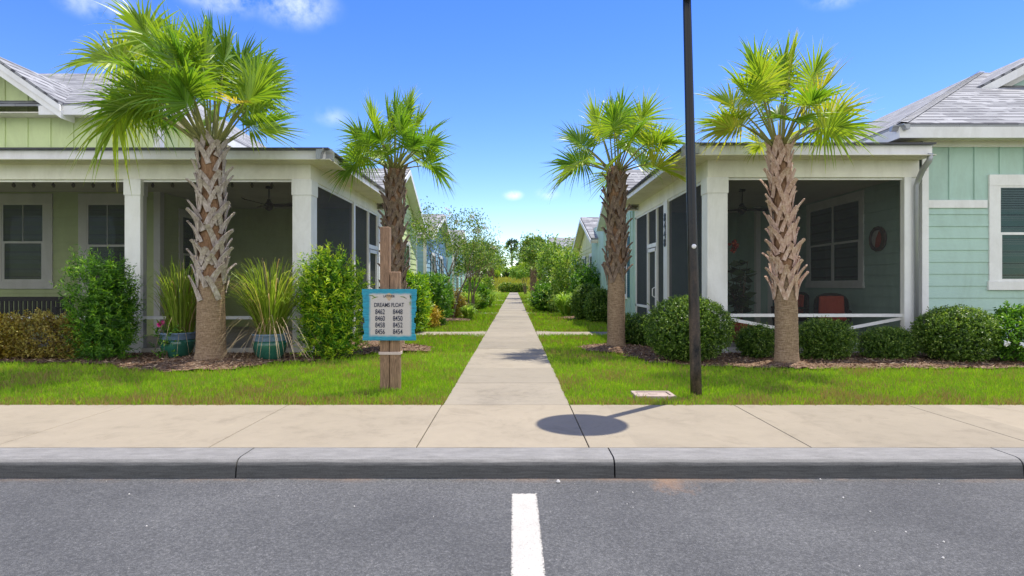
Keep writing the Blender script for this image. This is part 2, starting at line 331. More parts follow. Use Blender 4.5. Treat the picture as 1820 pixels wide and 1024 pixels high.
def screen_mat(name, op, c):
    m, t, out = nodes(name); d = pr(t, Roughness=.8); d.inputs['Base Color'].default_value = c4(c); d.inputs['Specular IOR Level'].default_value = .1
    co = objco(t); n = noise(t, 700, 1, .5, co); k = noise(t, 1.2, 3, .5, co)
    tr = t.nodes.new('ShaderNodeBsdfTransparent'); ms = t.nodes.new('ShaderNodeMixShader')
    f = mth(t, 'ADD', op - .08, mth(t, 'ADD', mth(t, 'MULTIPLY', n.outputs[0], .10), mth(t, 'MULTIPLY', k.outputs[0], .06)))
    t.links.new(f, ms.inputs[0]); t.links.new(tr.outputs[0], ms.inputs[1]); t.links.new(d.outputs[0], ms.inputs[2]); t.links.new(ms.outputs[0], out.inputs[0])
screen_mat('insect_screen', .44, (.035, .035, .035))
screen_mat('side_screen', .78, (.05, .05, .055))
def glass_mat(name, op, c, rough=.02):
    m, t, out = nodes(name); b = pr(t, Roughness=rough); b.inputs['Base Color'].default_value = c4(c); b.inputs['Specular IOR Level'].default_value = .6; b.inputs['IOR'].default_value = 1.5
    tr = t.nodes.new('ShaderNodeBsdfTransparent'); tr.inputs[0].default_value = (.75, .82, .82, 1); ms = t.nodes.new('ShaderNodeMixShader'); ms.inputs[0].default_value = op
    n = noise(t, 1.5, 2, .5, objco(t)); bump(t, n.outputs[0], .05, .05, b)
    t.links.new(tr.outputs[0], ms.inputs[1]); t.links.new(b.outputs[0], ms.inputs[2]); t.links.new(ms.outputs[0], out.inputs[0])
glass_mat('window_glass', .30, (.02, .04, .04))

def sign_mat():
    m, t, out = nodes('sign_print'); b = pr(t, Roughness=.6); co = objco(t)
    sp = t.nodes.new('ShaderNodeSeparateXYZ'); t.links.new(co, sp.inputs[0])
    wob = noise(t, 14, 3, .6, co); wv = mth(t, 'MULTIPLY', mth(t, 'SUBTRACT', wob.outputs[0], .5), .03)
    ax = mth(t, 'ADD', mth(t, 'ABSOLUTE', mth(t, 'SUBTRACT', sp.outputs['X'], .012)), wv)
    az_ = mth(t, 'ADD', mth(t, 'ABSOLUTE', mth(t, 'SUBTRACT', sp.outputs['Z'], .932)), wv)
    inx = mrange(t, ax, .268, .236); inz = mrange(t, az_, .272, .242)
    fac = mth(t, 'MULTIPLY', inx, inz, True)
    fib = noise(t, 30, 4, .7, objco(t, (.4, 1, 5))); sp2 = noise(t, 170, 3, .8, co)
    teal = ramp(t, [(.3, (.005, .13, .22)), (.7, (.02, .36, .48))], fib.outputs[0])
    cream = ramp(t, [(.3, (.36, .34, .31)), (.7, (.60, .56, .52))], sp2.outputs[0])
    pf = mth(t, 'FRACT', mth(t, 'DIVIDE', sp.outputs['Z'], .078)); seam = mth(t, 'MULTIPLY', mrange(t, pf, .10, .0), .6)
    tc2 = mixc(t, seam, teal.outputs[0], (.0, .06, .10))
    t.links.new(mixc(t, fac, tc2, cream.outputs[0]), b.inputs['Base Color']); t.links.new(b.outputs[0], out.inputs[0])
sign_mat()

# ------------------------------------------------------------------ object helpers
def root_loc(p):
    v = Vector((0, 0, 0))
    while p is not None: v = v + p.location; p = p.parent
    return v
def tag(o, label, cat, group=None):
    o['label'] = label; o['category'] = cat
    if group: o['group'] = group
    return o
def thing(name, label, cat, loc=(0, 0, 0), group=None):
    o = bpy.data.objects.new(name, None); o.empty_display_size = .2; COL.objects.link(o); o.location = loc
    return tag(o, label, cat, group)
def struct(o, kind='structure'): o['kind'] = kind; return o

def link_mesh(name, me, m, parent):
    if m is not None: me.materials.append(MATS[m])
    o = bpy.data.objects.new(name, me); COL.objects.link(o)
    if parent is not None: o.parent = parent
    return o
class G:
    def __init__(s): s.v = []; s.f = []; s.uv = []; s.M = None
    def add(s, vs, fs, uv=None):
        n = len(s.v)
        if s.M is not None: vs = [tuple(s.M @ Vector(q)) for q in vs]
        s.v += [tuple(q) for q in vs]; s.f += [tuple(i + n for i in f) for f in fs]
        if uv is not None: s.uv += uv
        return s
    def box(s, x0, x1, y0, y1, z0, z1):
        if x0 > x1: x0, x1 = x1, x0
        if y0 > y1: y0, y1 = y1, y0
        if z0 > z1: z0, z1 = z1, z0
        return s.add([(x0, y0, z0), (x1, y0, z0), (x1, y1, z0), (x0, y1, z0), (x0, y0, z1), (x1, y0, z1), (x1, y1, z1), (x0, y1, z1)],
                     [(0, 3, 2, 1), (4, 5, 6, 7), (0, 1, 5, 4), (1, 2, 6, 5), (2, 3, 7, 6), (3, 0, 4, 7)])
    def prism(s, pts, vec):
        n = len(pts); vec = Vector(vec); a = [Vector(p) for p in pts]; b = [p + vec for p in a]
        return s.add(a + b, [tuple(range(n))[::-1], tuple(range(n, 2 * n))] + [(i, (i + 1) % n, n + (i + 1) % n, n + i) for i in range(n)])
    def tube(s, pts, rad, n=8, caps=True):
        pts = [Vector(p) for p in pts]; vs = []; fs = []; up = Vector((0.13, 0.21, 1)).normalized(); a = None
        for i, p in enumerate(pts):
            d = (pts[min(i + 1, len(pts) - 1)] - pts[max(i - 1, 0)]).normalized()
            if a is None: a = d.cross(up if abs(d.dot(up)) < .9 else Vector((1, 0, 0))).normalized()
            else: a = (a - d * a.dot(d)).normalized()
            b = d.cross(a); r = rad[i] if hasattr(rad, '__len__') else rad
            vs += [p + (a * math.cos(2 * math.pi * k / n) + b * math.sin(2 * math.pi * k / n)) * r for k in range(n)]
        for i in range(len(pts) - 1):
            fs += [(i * n + k, i * n + (k + 1) % n, (i + 1) * n + (k + 1) % n, (i + 1) * n + k) for k in range(n)]
        if caps: fs += [tuple(range(n))[::-1], tuple(range((len(pts) - 1) * n, len(pts) * n))]
        return s.add(vs, fs)
    def lathe(s, prof, c=(0, 0, 0), n=24, jitter=None):
        vs = []; fs = []
        for i, (r, z) in enumerate(prof):
            for k in range(n):
                a = 2 * math.pi * k / n; rr = r * (jitter(i, k) if jitter else 1)
                vs.append((c[0] + rr * math.cos(a), c[1] + rr * math.sin(a), c[2] + z))
        for i in range(len(prof) - 1):
            fs += [(i * n + k, i * n + (k + 1) % n, (i + 1) * n + (k + 1) % n, (i + 1) * n + k) for k in range(n)]
        fs += [tuple(range(n))[::-1], tuple(range((len(prof) - 1) * n, len(prof) * n))]
        return s.add(vs, fs)
    def build(s, name, m, parent=None, bevel=0, smooth=False, origin=None):
        base = root_loc(parent) if parent is not None else Vector(origin or (0, 0, 0))
        me = bpy.data.meshes.new(name); me.from_pydata([(a - base.x, b - base.y, c - base.z) for a, b, c in s.v], [], s.f)
        if s.uv:
            l = me.uv_layers.new(name='UVMap')
            for i, q in enumerate(s.uv): l.data[i].uv = q
        o = link_mesh(name, me, m, parent)
        if parent is None: o.location = base
        if smooth:
            for p in me.polygons: p.use_smooth = True
        if bevel:
            b = o.modifiers.new('b', 'BEVEL'); b.width = bevel; b.segments = 2; b.limit_method = 'ANGLE'; b.angle_limit = R(40)
        return o
def roof_poly(g, pts, th=.05):
    """first edge is the eave; a slab with shingle coordinates"""
    p = [Vector(q) for q in pts]; n = (p[1] - p[0]).cross(p[2] - p[0]).normalized()
    if n.z < 0: n = -n
    u = (p[1] - p[0]).normalized(); v = n.cross(u)
    if v.z < 0: v = -v
    k = len(p); top = p; bot = [q - Vector((0, 0, th)) for q in p]
    fs = [tuple(range(k)), tuple(range(k, 2 * k))[::-1]] + [(i, k + i, k + (i + 1) % k, (i + 1) % k) for i in range(k)]
    allv = top + bot; uv = []
    for f in fs:
        for i in f: q = allv[i]; uv.append((q.dot(u) + 100, (q - p[0]).dot(v) + 30))
    g.add(allv, fs, uv); return g

def np_mesh(name, verts, quads, var, m, parent, smooth=False):
    """verts (N,3) world, faces (M,k), var per vertex"""
    base = root_loc(parent) if parent is not None else Vector((0, 0, 0))
    verts = np.asarray(verts, dtype=np.float32) - np.array(base, dtype=np.float32)
    me = bpy.data.meshes.new(name); me.vertices.add(len(verts)); me.vertices.foreach_set('co', verts.ravel())
    k = quads.shape[1]; me.loops.add(quads.size); me.loops.foreach_set('vertex_index', quads.astype(np.int32).ravel())
    me.polygons.add(len(quads)); me.polygons.foreach_set('loop_start', np.arange(0, quads.size, k, dtype=np.int32))
    me.polygons.foreach_set('loop_total', np.full(len(quads), k, dtype=np.int32))
    if smooth: me.polygons.foreach_set('use_smooth', np.ones(len(quads), dtype=bool))
    at = me.attributes.new('v', 'FLOAT', 'POINT'); at.data.foreach_set('value', np.clip(var, 0, 1).astype(np.float32))
    me.update(calc_edges=True); return link_mesh(name, me, m, parent)
def unit(a): return a / np.maximum(np.linalg.norm(a, axis=-1, keepdims=True), 1e-9)
def leaves(P, D, L, W, var, fold=.25):
    """one folded diamond per leaf; returns verts, quads, var"""
    n = len(P); rnd = unit(RNG.normal(size=(n, 3))); S = unit(np.cross(D, rnd)); Nn = np.cross(S, D)
    L = np.asarray(L)[:, None] * np.ones((n, 1)); W = np.asarray(W)[:, None] * np.ones((n, 1))
    mid = P + D * L * .45
    v = np.stack([P, mid + S * W * .5 + Nn * W * fold, P + D * L - Nn * L * .08, mid - S * W * .5 + Nn * W * fold], axis=1).reshape(-1, 3)
    q = np.arange(4 * n).reshape(n, 4); return v, q, np.repeat(var, 4)

# smooth pseudo-noise on the ground, shared by blades
def pnoise(x, y, s=1.0):
    return (np.sin(x * 1.7 * s + 1.3 * np.sin(y * 1.1 * s)) + np.sin(y * 2.3 * s + 2.1 * np.sin(x * .9 * s + 1)) + .7 * np.sin(x * 4.7 * s + y * 3.1 * s) + .5 * np.sin(x * 9.1 * s - y * 7.3 * s)) / 3.2

# ------------------------------------------------------------------ ground, road, kerb, pavement
KB, KF, SW = 4.73, 4.40, 6.41
WX0, WX1 = -.77, .60
def ground():
    g = G(); g.add([(-900, KB, -.02), (900, KB, -.02), (900, 1500, -.02), (-900, 1500, -.02)], [(0, 1, 2, 3)])
    struct(g.build('ground', 'lawn_soil'))
    g = G(); g.add([(-400, -300, -.14), (400, -300, -.14), (400, KF + .1, -.14), (-400, KF + .1, -.14)], [(0, 1, 2, 3)])
    struct(g.build('road', 'asphalt'))
    g = G(); g.add([(-.018, -6, -.136), (.155, -6, -.136), (.155, 4.07, -.136), (-.018, 4.07, -.136)], [(0, 1, 2, 3)])
    struct(g.build('road_marking', 'line_paint'))
ground()
def kerb():
    g = G(); prof = [(KF + .02, -.2), (KF, -.14), (KF + .012, -.05), (KF + .022, -.028), (KF + .045, -.010), (KF + .08, -.002), (KB - .012, .0), (KB - .006, -.01), (KB - .006, -.2)]
    xs = [-40, -33, -27, -21.1, -15, -9, -5.6, X(424, 4.45), X(1091, 4.45), 3.8, 7.0, 10.2, 15, 22, 29, 40]
    for a, b in zip(xs[:-1], xs[1:]):
        n = len(prof); k = 24; vs = []
        for i in range(k + 1):
            x = a + .006 + (b - a - .012) * i / k
            for (y, z) in prof: vs.append((x, y + .0025 * math.sin(x * 3.1) + .0015 * math.sin(x * 11), z + .001 * math.sin(x * 7)))
        fs = [(i * n + j, i * n + j + 1, (i + 1) * n + j + 1, (i + 1) * n + j) for i in range(k) for j in range(n - 1)]
        fs += [tuple(range(n))[::-1], tuple(range(k * n, k * n + n))]
        fs = [f[::-1] for f in fs]
        g.add(vs, fs)
    struct(g.build('kerb', 'kerb_concrete', smooth=False))
    g = G(); g.box(-40, 40, KF + .10, SW - .01, -.19, -.02); struct(g.build('kerb_joint_base', 'joint_dark'))
kerb()
def slabs():
    g = G(); js = [-40, -13.2, -11.4, -9.6, -7.8, -6.0, -4.2, -2.45, -.785, .60, 2.38, 4.25, 6.05, 7.85, 9.65, 11.45, 40]
    for a, b in zip(js[:-1], js[1:]): g.box(a + .004, b - .004, KB, SW, -.05, .0)
    struct(g.build('sidewalk', 'sidewalk_concrete', bevel=.006))
    g = G(); y = SW + .008; i = 0
    while y < 101:
        L = 1.42 if y < 40 else 6; e = .012 * math.sin(i * 2.1); g.box(WX0 + e * .3, WX1 + e * .3, y, min(y + L - .008, 101), -.05, .0 + .002 * math.sin(i * 1.7)); y += L; i += 1
    struct(g.build('walkway', 'walkway_concrete', bevel=.006))
    g = G(); g.box(WX0 + .02, WX1 - .02, SW, 101, -.06, -.014); struct(g.build('walkway_joint_base', 'joint_dark'))
    g = G()
    for (y0, y1) in ((15.3, 16.35), (26.5, 27.5), (38, 39), (49, 50)):
        for s in (-1, 1):
            xe = WX0 - .004 if s < 0 else WX1 + .004; xo = -3.8 if s < 0 else 3.6
            for k in range(2):
                a = xe + (xo - xe) * k / 2; b = xe + (xo - xe) * (k + 1) / 2; g.box(a + s * .004, b - s * .004, y0, y1, -.05, .002)
            # flared corner
            g.prism([(xe, y1, -.05), (xe + s * .5, y1, -.05), (xe, y1 + .5, -.05)][::s], (0, 0, .051))
            g.prism([(xe, y0, -.05), (xe, y0 - .5, -.05), (xe + s * .5, y0, -.05)][::s], (0, 0, .051))
    struct(g.build('cross_path', 'walkway_concrete'))
slabs()

BEDS = [  # closed outlines of mulch beds
    [(-16, 9.95), (-11, 9.9), (-8.6, 9.85), (-7.0, 9.75), (-6.35, 9.45), (-5.9, 9.1), (-5.2, 8.98), (-4.6, 9.15), (-4.2, 9.75), (-3.6, 9.95), (-3.0, 10.4), (-2.75, 11.0), (-2.85, 12.5), (-3.0, 15.2), (-3.88, 15.25), (-3.88, 11.3), (-16, 11.3)],
    [(1.95, 11.2), (2.15, 10.5), (2.35, 9.75), (3.0, 9.35), (3.9, 9.2), (5.0, 9.12), (7.0, 9.15), (9.0, 9.2), (16, 9.2), (16, 11.6), (7.6, 11.6), (3.75, 11.3), (3.6, 15.2), (2.9, 15.2), (2.5, 13), (2.4, 12.3)],
]
RINGS = [(-2.41, 11.9, .75), (2.03, 12.0, .72), (-5.06, 9.86, 1.05), (4.38, 9.5, .5), (-2.35, 21.7, .8), (-3.0, 19.0, .8), (2.6, 23, .9)]
def in_poly(x, y, poly):
    c = np.zeros(len(x), bool); n = len(poly)
    for i in range(n):
        x1, y1 = poly[i]; x2, y2 = poly[(i + 1) % n]
        cond = ((y1 > y) != (y2 > y)) & (x < (x2 - x1) * (y - y1) / (y2 - y1 + 1e-12) + x1); c ^= cond
    return c
def in_bed(x, y):
    wx = x + .07 * np.sin(y * 9 + x * 3) + .04 * np.sin(x * 23); wy = y + .06 * np.sin(x * 7) + .04 * np.sin(x * 19 + y * 5)
    c = np.zeros(len(x), bool)
    for b in BEDS: c |= in_poly(wx, wy, b)
    for (a, b, r) in RINGS: c |= (wx - a) ** 2 + (wy - b) ** 2 < r * r
    return c
def mound(x, y):
    z = .012 + 0 * x
    for (a, b, r) in RINGS: z = z + .07 * np.clip(1 - ((x - a) ** 2 + (y - b) ** 2) / (r * r * 1.1), 0, 1)
    return z
def beds():
    def grid(x0, x1, y0, y1, d, name):
        xs = np.arange(x0, x1, d); ys = np.arange(y0, y1, d); gx, gy = np.meshgrid(xs, ys, indexing='ij')
        fx, fy = gx.ravel(), gy.ravel(); ins = in_bed(fx + d / 2, fy + d / 2).reshape(gx.shape)
        z = mound(fx, fy) + .006 * RNG.random(len(fx)); v = np.stack([fx, fy, z], 1)
        ny = len(ys); ii, jj = np.nonzero(ins[:-1, :-1]); q = np.stack([ii * ny + jj, (ii + 1) * ny + jj, (ii + 1) * ny + jj + 1, ii * ny + jj + 1], 1)
        used, inv = np.unique(q.ravel(), return_inverse=True)
        o = np_mesh(name, v[used], inv.reshape(q.shape), np.zeros(len(used)), 'mulch', None, True); struct(o)
    grid(-16.1, -1.5, 8.5, 15.5, .055, 'mulch_bed'); grid(1.2, 16.1, 8.8, 15.5, .055, 'mulch_bed')
    grid(-4, 4, 17.5, 24.5, .08, 'mulch_bed')
    n = 26000; x = RNG.uniform(-12, 12, n); y = RNG.uniform(8.8, 12.8, n); k = in_bed(x, y); x, y = x[k], y[k]; n = len(x)
    P = np.stack([x, y, mound(x, y) + .006], 1); D = unit(np.stack([RNG.normal(size=n), RNG.normal(size=n), RNG.uniform(-.1, .35, n)], 1))
    v, q, var = leaves(P, D, RNG.uniform(.03, .10, n), RNG.uniform(.008, .022, n), RNG.random(n), .1)
    leaf_mat('mulch_chip', [(0, (.07, .035, .02)), (.5, (.22, .13, .08)), (1, (.50, .38, .27))], .0, .9, .1)
    struct(np_mesh('mulch_chips', v, q, var, 'mulch_chip', None), 'stuff')
beds()

UC = (1.62, 6.90, .23, .17)   # utility cover centre and half size
def grass():
    def field(n, x0, x1, ya, yb, h, wd, name, pw=2.0):
        u = RNG.random(n); y = 1 / (1 / ya + u * (1 / yb - 1 / ya)) if pw == 2.0 else ya + u * (yb - ya)
        half = np.minimum(np.maximum(abs(x0), x1), y * .95 + .6); x = RNG.uniform(-1, 1, n) * half; x = np.where(x < 0, np.maximum(x, x0), np.minimum(x, x1))
        k = ~in_bed(x, y); k &= (x < WX0 + .008 * np.sin(y * 17) ) | (x > WX1 - .008 * np.sin(y * 13))
        for (a, b) in ((15.3, 16.35), (26.5, 27.5), (38, 39), (49, 50)): k &= ~((y > a) & (y < b) & (abs(x) < 3.8))
        k &= ~((abs(x - UC[0]) < UC[2] + .02) & (abs(y - UC[1]) < UC[3] + .02)); k &= ~((y > 11.25) & (abs(x) > 3.75))
        k &= y > SW - .035 * np.clip(np.sin(x * 5.1) + np.sin(x * 13.7 + 1) * .8 + np.sin(x * 41), 0, 1)
        x, y = x[k], y[k]; n = len(x)
        pn = pnoise(x, y, 1.0); pn2 = pnoise(x + 7, y + 3, 3.1)
        thin = RNG.random(n) < .93 - .38 * np.clip(-pn2 - .25, 0, 1); x, y, pn, pn2 = x[thin], y[thin], pn[thin], pn2[thin]; n = len(x)
        pn3 = pnoise(x * 1.3 + 2, y * 1.7, 8.0); hh = h * RNG.uniform(.45, 1.3, n) * (1 + .2 * pn + .35 * pn3); a = RNG.uniform(0, 2 * np.pi, n); lean = RNG.uniform(.1, .8, n)
        D = np.stack([np.cos(a) * lean, np.sin(a) * lean, np.ones(n)], 1); D = unit(D); S = np.stack([-np.sin(a), np.cos(a), 0 * a], 1)
        P = np.stack([x, y, -.022 + 0 * x], 1); ws = wd * RNG.uniform(.6, 1.2, n)[:, None]; b = a + RNG.uniform(-1, 1, n)
        S = np.stack([np.cos(b), np.sin(b) * .6, 0 * b], 1)
        tip = P + D * hh[:, None]; md = P + D * hh[:, None] * .55 + np.array([0, 0, 1]) * hh[:, None] * .12
        v = np.stack([P - S * ws * .5, P + S * ws * .5, md + S * ws * .35, tip, md - S * ws * .35], 1).reshape(-1, 3)
        base = np.arange(n)[:, None] * 5; q = np.stack([base[:, 0], base[:, 0] + 1, base[:, 0] + 2, base[:, 0] + 3, base[:, 0] + 4], 1)
        dry = (RNG.random(n) < .10 + .75 * np.clip(pn * .9 + pn2 * .6 - .05, 0, .8)); var = np.clip(.62 + .22 * RNG.normal(size=n) * .6 - .2 * pn2 + .16 * pn3, .32, 1)
        edge = (y < 6.75) & (RNG.random(n) < .45)
        var = np.where(dry | edge, RNG.uniform(0, .35, n), var)
        struct(np_mesh(name, v, q, np.repeat(var, 5), 'grass_blade', None), 'stuff')
    field(230000, -12, 12, SW - .035, 11.5, .070, .010, 'lawn_grass')
    field(60000, -4.2, 4.0, 11.5, 22, .085, .018, 'lawn_grass')
    field(45000, -4.2, 4.0, 22, 100, .12, .045, 'lawn_grass')
    # far lawn, meadow
    n = 14000; x = RNG.uniform(-45, 45, n); y = RNG.uniform(106, 150, n); z = np.zeros(n)
    P = np.stack([x, y, -.02 + .06 * (y - 106) + z], 1); D = unit(np.stack([RNG.normal(size=n) * .3, RNG.normal(size=n) * .3, np.ones(n)], 1))
    v, q, var = leaves(P, D, RNG.uniform(.5, 1.3, n), RNG.uniform(.15, .4, n), RNG.random(n)); struct(np_mesh('meadow_grass', v, q, var, 'meadow', None), 'stuff')
    g = G(); g.add([(-60, 105, -.03), (60, 105, -.03), (60, 151, 2.7), (-60, 151, 2.7), (60, 185, -.03), (-60, 185, -.03)], [(0, 1, 2, 3), (3, 2, 4, 5)]); struct(g.build('hill', 'lawn_soil'))
grass()

# ------------------------------------------------------------------ building pieces
class FR:
    """wall frame: origin o, along u (unit, horizontal), outward n"""
    def __init__(s, o, u, n): s.o = Vector(o); s.u = Vector(u); s.n = Vector(n)
    def box(s, g, a0, a1, d0, d1, z0, z1):
        p = [(a, d, z) for z in (z0, z1) for (a, d) in ((a0, d0), (a1, d0), (a1, d1), (a0, d1))]
        vs = [s.o + s.u * a + s.n * d + Vector((0, 0, z)) for a, d, z in p]
        fs = [(0, 3, 2, 1), (4, 5, 6, 7), (0, 1, 5, 4), (1, 2, 6, 5), (2, 3, 7, 6), (3, 0, 4, 7)]
        if s.u.cross(s.n).z < 0: fs = [f[::-1] for f in fs]
        g.add(vs, fs)
    def lap(s, g, a0, a1, z0, z1, ex=.19):
        z = z0
        while z < z1 - .01:
            zt = min(z + ex, z1); p = []
            for a in (a0, a1):
                for d, zz in ((0, z), (.022, z), (.005, zt), (0, zt)): p.append(s.o + s.u * a + s.n * d + Vector((0, 0, zz)))
            fs = [(1, 5, 6, 2), (0, 4, 5, 1), (0, 1, 2, 3), (4, 7, 6, 5)]
            if s.u.cross(s.n).z > 0: fs = [f[::-1] for f in fs]
            g.add(p, fs); z += ex
    def batten(s, g, a0, a1, z0, z1, sp=.52, start=None, zf=None):
        a = (start if start is not None else a0 + sp / 2)
        while a < a1 - .05:
            if a > a0: s.box(g, a - .025, a + .025, 0, .022, z0, zf(a) if zf else z1)
            a += sp
def window(parent, fr, a0, a1, z0, z1, muntin=True, cols=1, blind=True, trim=.11, shutters=None, frame_m='white_paint'):
    """sash window proud of the wall: window > frame pieces, sash, pane, blind"""
    g = G(); t = trim
    fr.box(g, a0 - t, a1 + t, 0, .045, z1, z1 + t * 1.15); fr.box(g, a0 - t * 1.15, a1 + t * 1.15, 0, .06, z0 - t * .9, z0)
    fr.box(g, a0 - t, a0, 0, .042, z0, z1); fr.box(g, a1, a1 + t, 0, .042, z0, z1)
    w_ = g.build('window', frame_m, parent, bevel=.004)
    g = G(); fr.box(g, a0, a1, .004, .008, z0, z1); g.build('backing', 'room_dark', w_)
    cw = (a1 - a0) / cols; g = G(); zm = (z0 + z1) / 2; gl = G(); bl = G()
    for c in range(cols):
        b0, b1 = a0 + c * cw, a0 + (c + 1) * cw; f_ = .035
        fr.box(g, b0, b0 + f_, .012, .034, z0, z1); fr.box(g, b1 - f_, b1, .012, .034, z0, z1)
        fr.box(g, b0 + f_, b1 - f_, .012, .034, z0, z0 + f_ * 1.3); fr.box(g, b0 + f_, b1 - f_, .012, .034, z1 - f_, z1); fr.box(g, b0 + f_, b1 - f_, .012, .038, zm - .025, zm + .025)
        fr.box(g, b0 + f_, b0 + f_ * 1.8, .012, .032, z0 + f_, zm - .026); fr.box(g, b1 - f_ * 1.8, b1 - f_, .012, .032, z0 + f_, zm - .026)
        if muntin: fr.box(g, (b0 + b1) / 2 - .006, (b0 + b1) / 2 + .006, .026, .031, zm, z1 - f_)
        fr.box(gl, b0 + f_, b1 - f_, .022, .025, z0 + .01, z1 - .01)
        if blind:
            z = z1 - .06; zb = z0 + .05
            while z > zb: fr.box(bl, b0 + f_, b1 - f_, .010, .014, z, z + .030); z -= .045
    g.build('sash', frame_m, w_); gl.build('pane', 'window_glass', w_)
    if blind: bl.build('blind', 'blind', w_)
    if shutters:
        for s_ in (0, 1):
            g = G(); b0 = a0 - t - .34 if s_ == 0 else a1 + t + .02; fr.box(g, b0, b0 + .32, 0, .03, z0 - .05, z1 + .05)
            z = z0
            while z < z1: fr.box(g, b0 + .03, b0 + .29, .03, .04, z, z + .035); z += .07
            g.build('shutter', shutters, parent)
    return w_
def gutter_profile(g, p0, p1, outn, top, depth=.13, h=.20):
    """K gutter between two points; outn is the outward horizontal normal"""
    p0 = Vector(p0); p1 = Vector(p1); n = Vector(outn)
    prof = [(0, -h), (depth * .5, -h), (depth * .62, -h * .82), (depth * .72, -h * .45), (depth * .98, -h * .2), (depth, 0), (depth * .88, 0), (depth * .86, -h * .12), (0, -h * .12)]
    a = [p0 + n * (d - depth) + Vector((0, 0, top + z)) for d, z in prof]; g.prism(a, p1 - p0)

ALL = {}
# ------------------------------------------------------------------ left porch house
def left_house():
    T = thing('lime_house', 'lime green cottage with a white screened porch and string of bulbs, behind the tallest palm', 'house', (-9, 14, 0))
    XS, XE, YF, YE = -3.86, -3.35, 11.2, 10.75; BT, BB = 3.60, 3.30; XW = -16.0; YW = 14.0; XB = -8.4
    g = G(); g.box(XW, XS - .02, YF + .02, 17, -.1, .10); g.build('porch_floor', 'porch_slab', T)
    # beam
    g = G(); g.box(XW, XS, YF, YF + .16, BB, BT); g.box(XS - .16, XS, YF + .163, 17.0, BB, BT); g.build('beam', 'white_beam', T, bevel=.006)
    # columns
    for (a, b, deep) in ((X(520, YF), XS + .012, .34), (X(222, YF), X(250, YF), .2), (-11.2, -10.9, .2), (-14.6, -14.3, .2)):
        g = G(); g.box(a, b, YF - .012, YF - .012 + deep, .0, BB); g.box(a - .014, b + .014, YF - .026, YF + deep + .002, BB - .30, BB - .004); g.build('column', 'white_paint', T, bevel=.006)
    # side posts
    for y in (14.25,):
        g = G(); g.box(XS - .10, XS + .01, y - .06, y + .08, .0, BB); g.build('post', 'white_paint', T, bevel=.004)
    g = G(); g.box(XS - .08, XS, 16.86, 16.98, 0, BB); g.box(XS - .06, XS - .02, YF + .36, 17, BB - .05, BB - .002); g.box(XS - .06, XS - .02, YF + .36, 15.55, .64, .70); g.box(XS - .06, XS - .02, YF + .36, 17, 0, .10)
    g.build('screen_frame', 'white_paint', T)
    # door in side
    y0, y1 = 15.62, 16.72; g = G()
    g.box(XS - .05, XS + .012, y0, y0 + .06, .10, BB - .05); g.box(XS - .05, XS + .012, y1 - .06, y1, .10, BB - .05)
    g.box(XS - .05, XS + .012, y0 + .06, y1 - .06, 2.28, 2.38)
    for zz in (.12, 1.0, 2.16): g.box(XS - .04, XS + .02, y0 + .075, y1 - .075, zz, zz + .09)
    g.box(XS - .04, XS + .02, y0 + .07, y0 + .13, .12, 2.25); g.box(XS - .04, XS + .02, y1 - .13, y1 - .07, .12, 2.25)
    d = g.build('screen_door', 'white_paint', T)
    g = G(); g.tube([(XS + .02, y0 + .16, 1.0), (XS + .07, y0 + .16, 1.03), (XS + .07, y0 + .16, 1.19), (XS + .02, y0 + .16, 1.22)], .012, 6); g.build('handle', 'white_paint', d)
    # rails and screens
    g = G(); xs = [(XW, -14.6), (-14.3, -11.2), (-10.9, X(222, YF)), (X(250, YF), X(520, YF))]
    for a, b in xs:
        for (z0, z1, nm) in ((.645, .705, 'rail'), (.0, .06, 'sill'), (BB - .04, BB - .001, 'head_rail')): g = G(); g.box(a, b, YF + .05, YF + .10, z0, z1); g.build(nm, 'white_paint', T)
    g = G()
    for a, b in xs: g.add([(a, YF + .075, .05), (b, YF + .075, .05), (b, YF + .075, BB - .02), (a, YF + .075, BB - .02)], [(0, 1, 2, 3)])
    g.build('front_screen', 'insect_screen', T)
    g = G(); g.add([(XS - .04, YF + .3, .05), (XS - .04, 17, .05), (XS - .04, 17, BB - .02), (XS - .04, YF + .3, BB - .02)], [(0, 1, 2, 3)]); g.build('side_screen', 'side_screen', T)
    # ceiling, soffit, gutter, porch roof
    g = G(); g.box(XW, XS - .17, YF + .17, 17, 3.5, 3.53); g.build('porch_ceiling', 'porch_ceiling', T)
    g = G(); g.box(XW, XE - .02, YE + .02, YF - .002, BT - .012, BT); g.box(XS + .002, XE - .02, YF, 17.2, BT - .012, BT)
    x = XW
    while x < XE - .1: g.box(x, x + .018, YE + .12, YF - .03, BT - .018, BT - .0125); x += .10
    y = YF + .1
    while y < 17.1: g.box(XS + .03, XE - .12, y, y + .018, BT - .018, BT - .0125); y += .2
    g.build('soffit', 'soffit_vinyl', T)
    g = G(); g.box(XW, XE - .131, YE + .132, YE + .15, BT + .001, 3.80); g.box(XE - .15, XE - .132, YE + .15, 17.2, BT + .001, 3.80); g.build('fascia', 'white_paint', T)
    g = G(); gutter_profile(g, (XW, YE + .13, 0), (XE, YE + .13, 0), (0, -1, 0), 3.80, h=.205); gutter_profile(g, (XE - .13, YE, 0), (XE - .13, 17.2, 0), (1, 0, 0), 3.799, h=.205); g.build('gutter', 'gutter_metal', T)
    g = G(); k = .14; z0 = 3.815
    roof_poly(g, [(XW, YE + .05, z0), (XE - .05, YE + .05, z0), (XE - 3.3, YE + 3.3, z0 + 3.25 * k), (XW, YE + 3.3, z0 + 3.25 * k)], .03)
    roof_poly(g, [(XE - .05, YE + .05, z0), (XE - .05, 17.2, z0), (XE - 3.3, 17.2, z0 + 3.25 * k), (XE - 3.3, YE + 3.3, z0 + 3.25 * k)], .03)
    g.build('porch_roof', 'shingles', T)
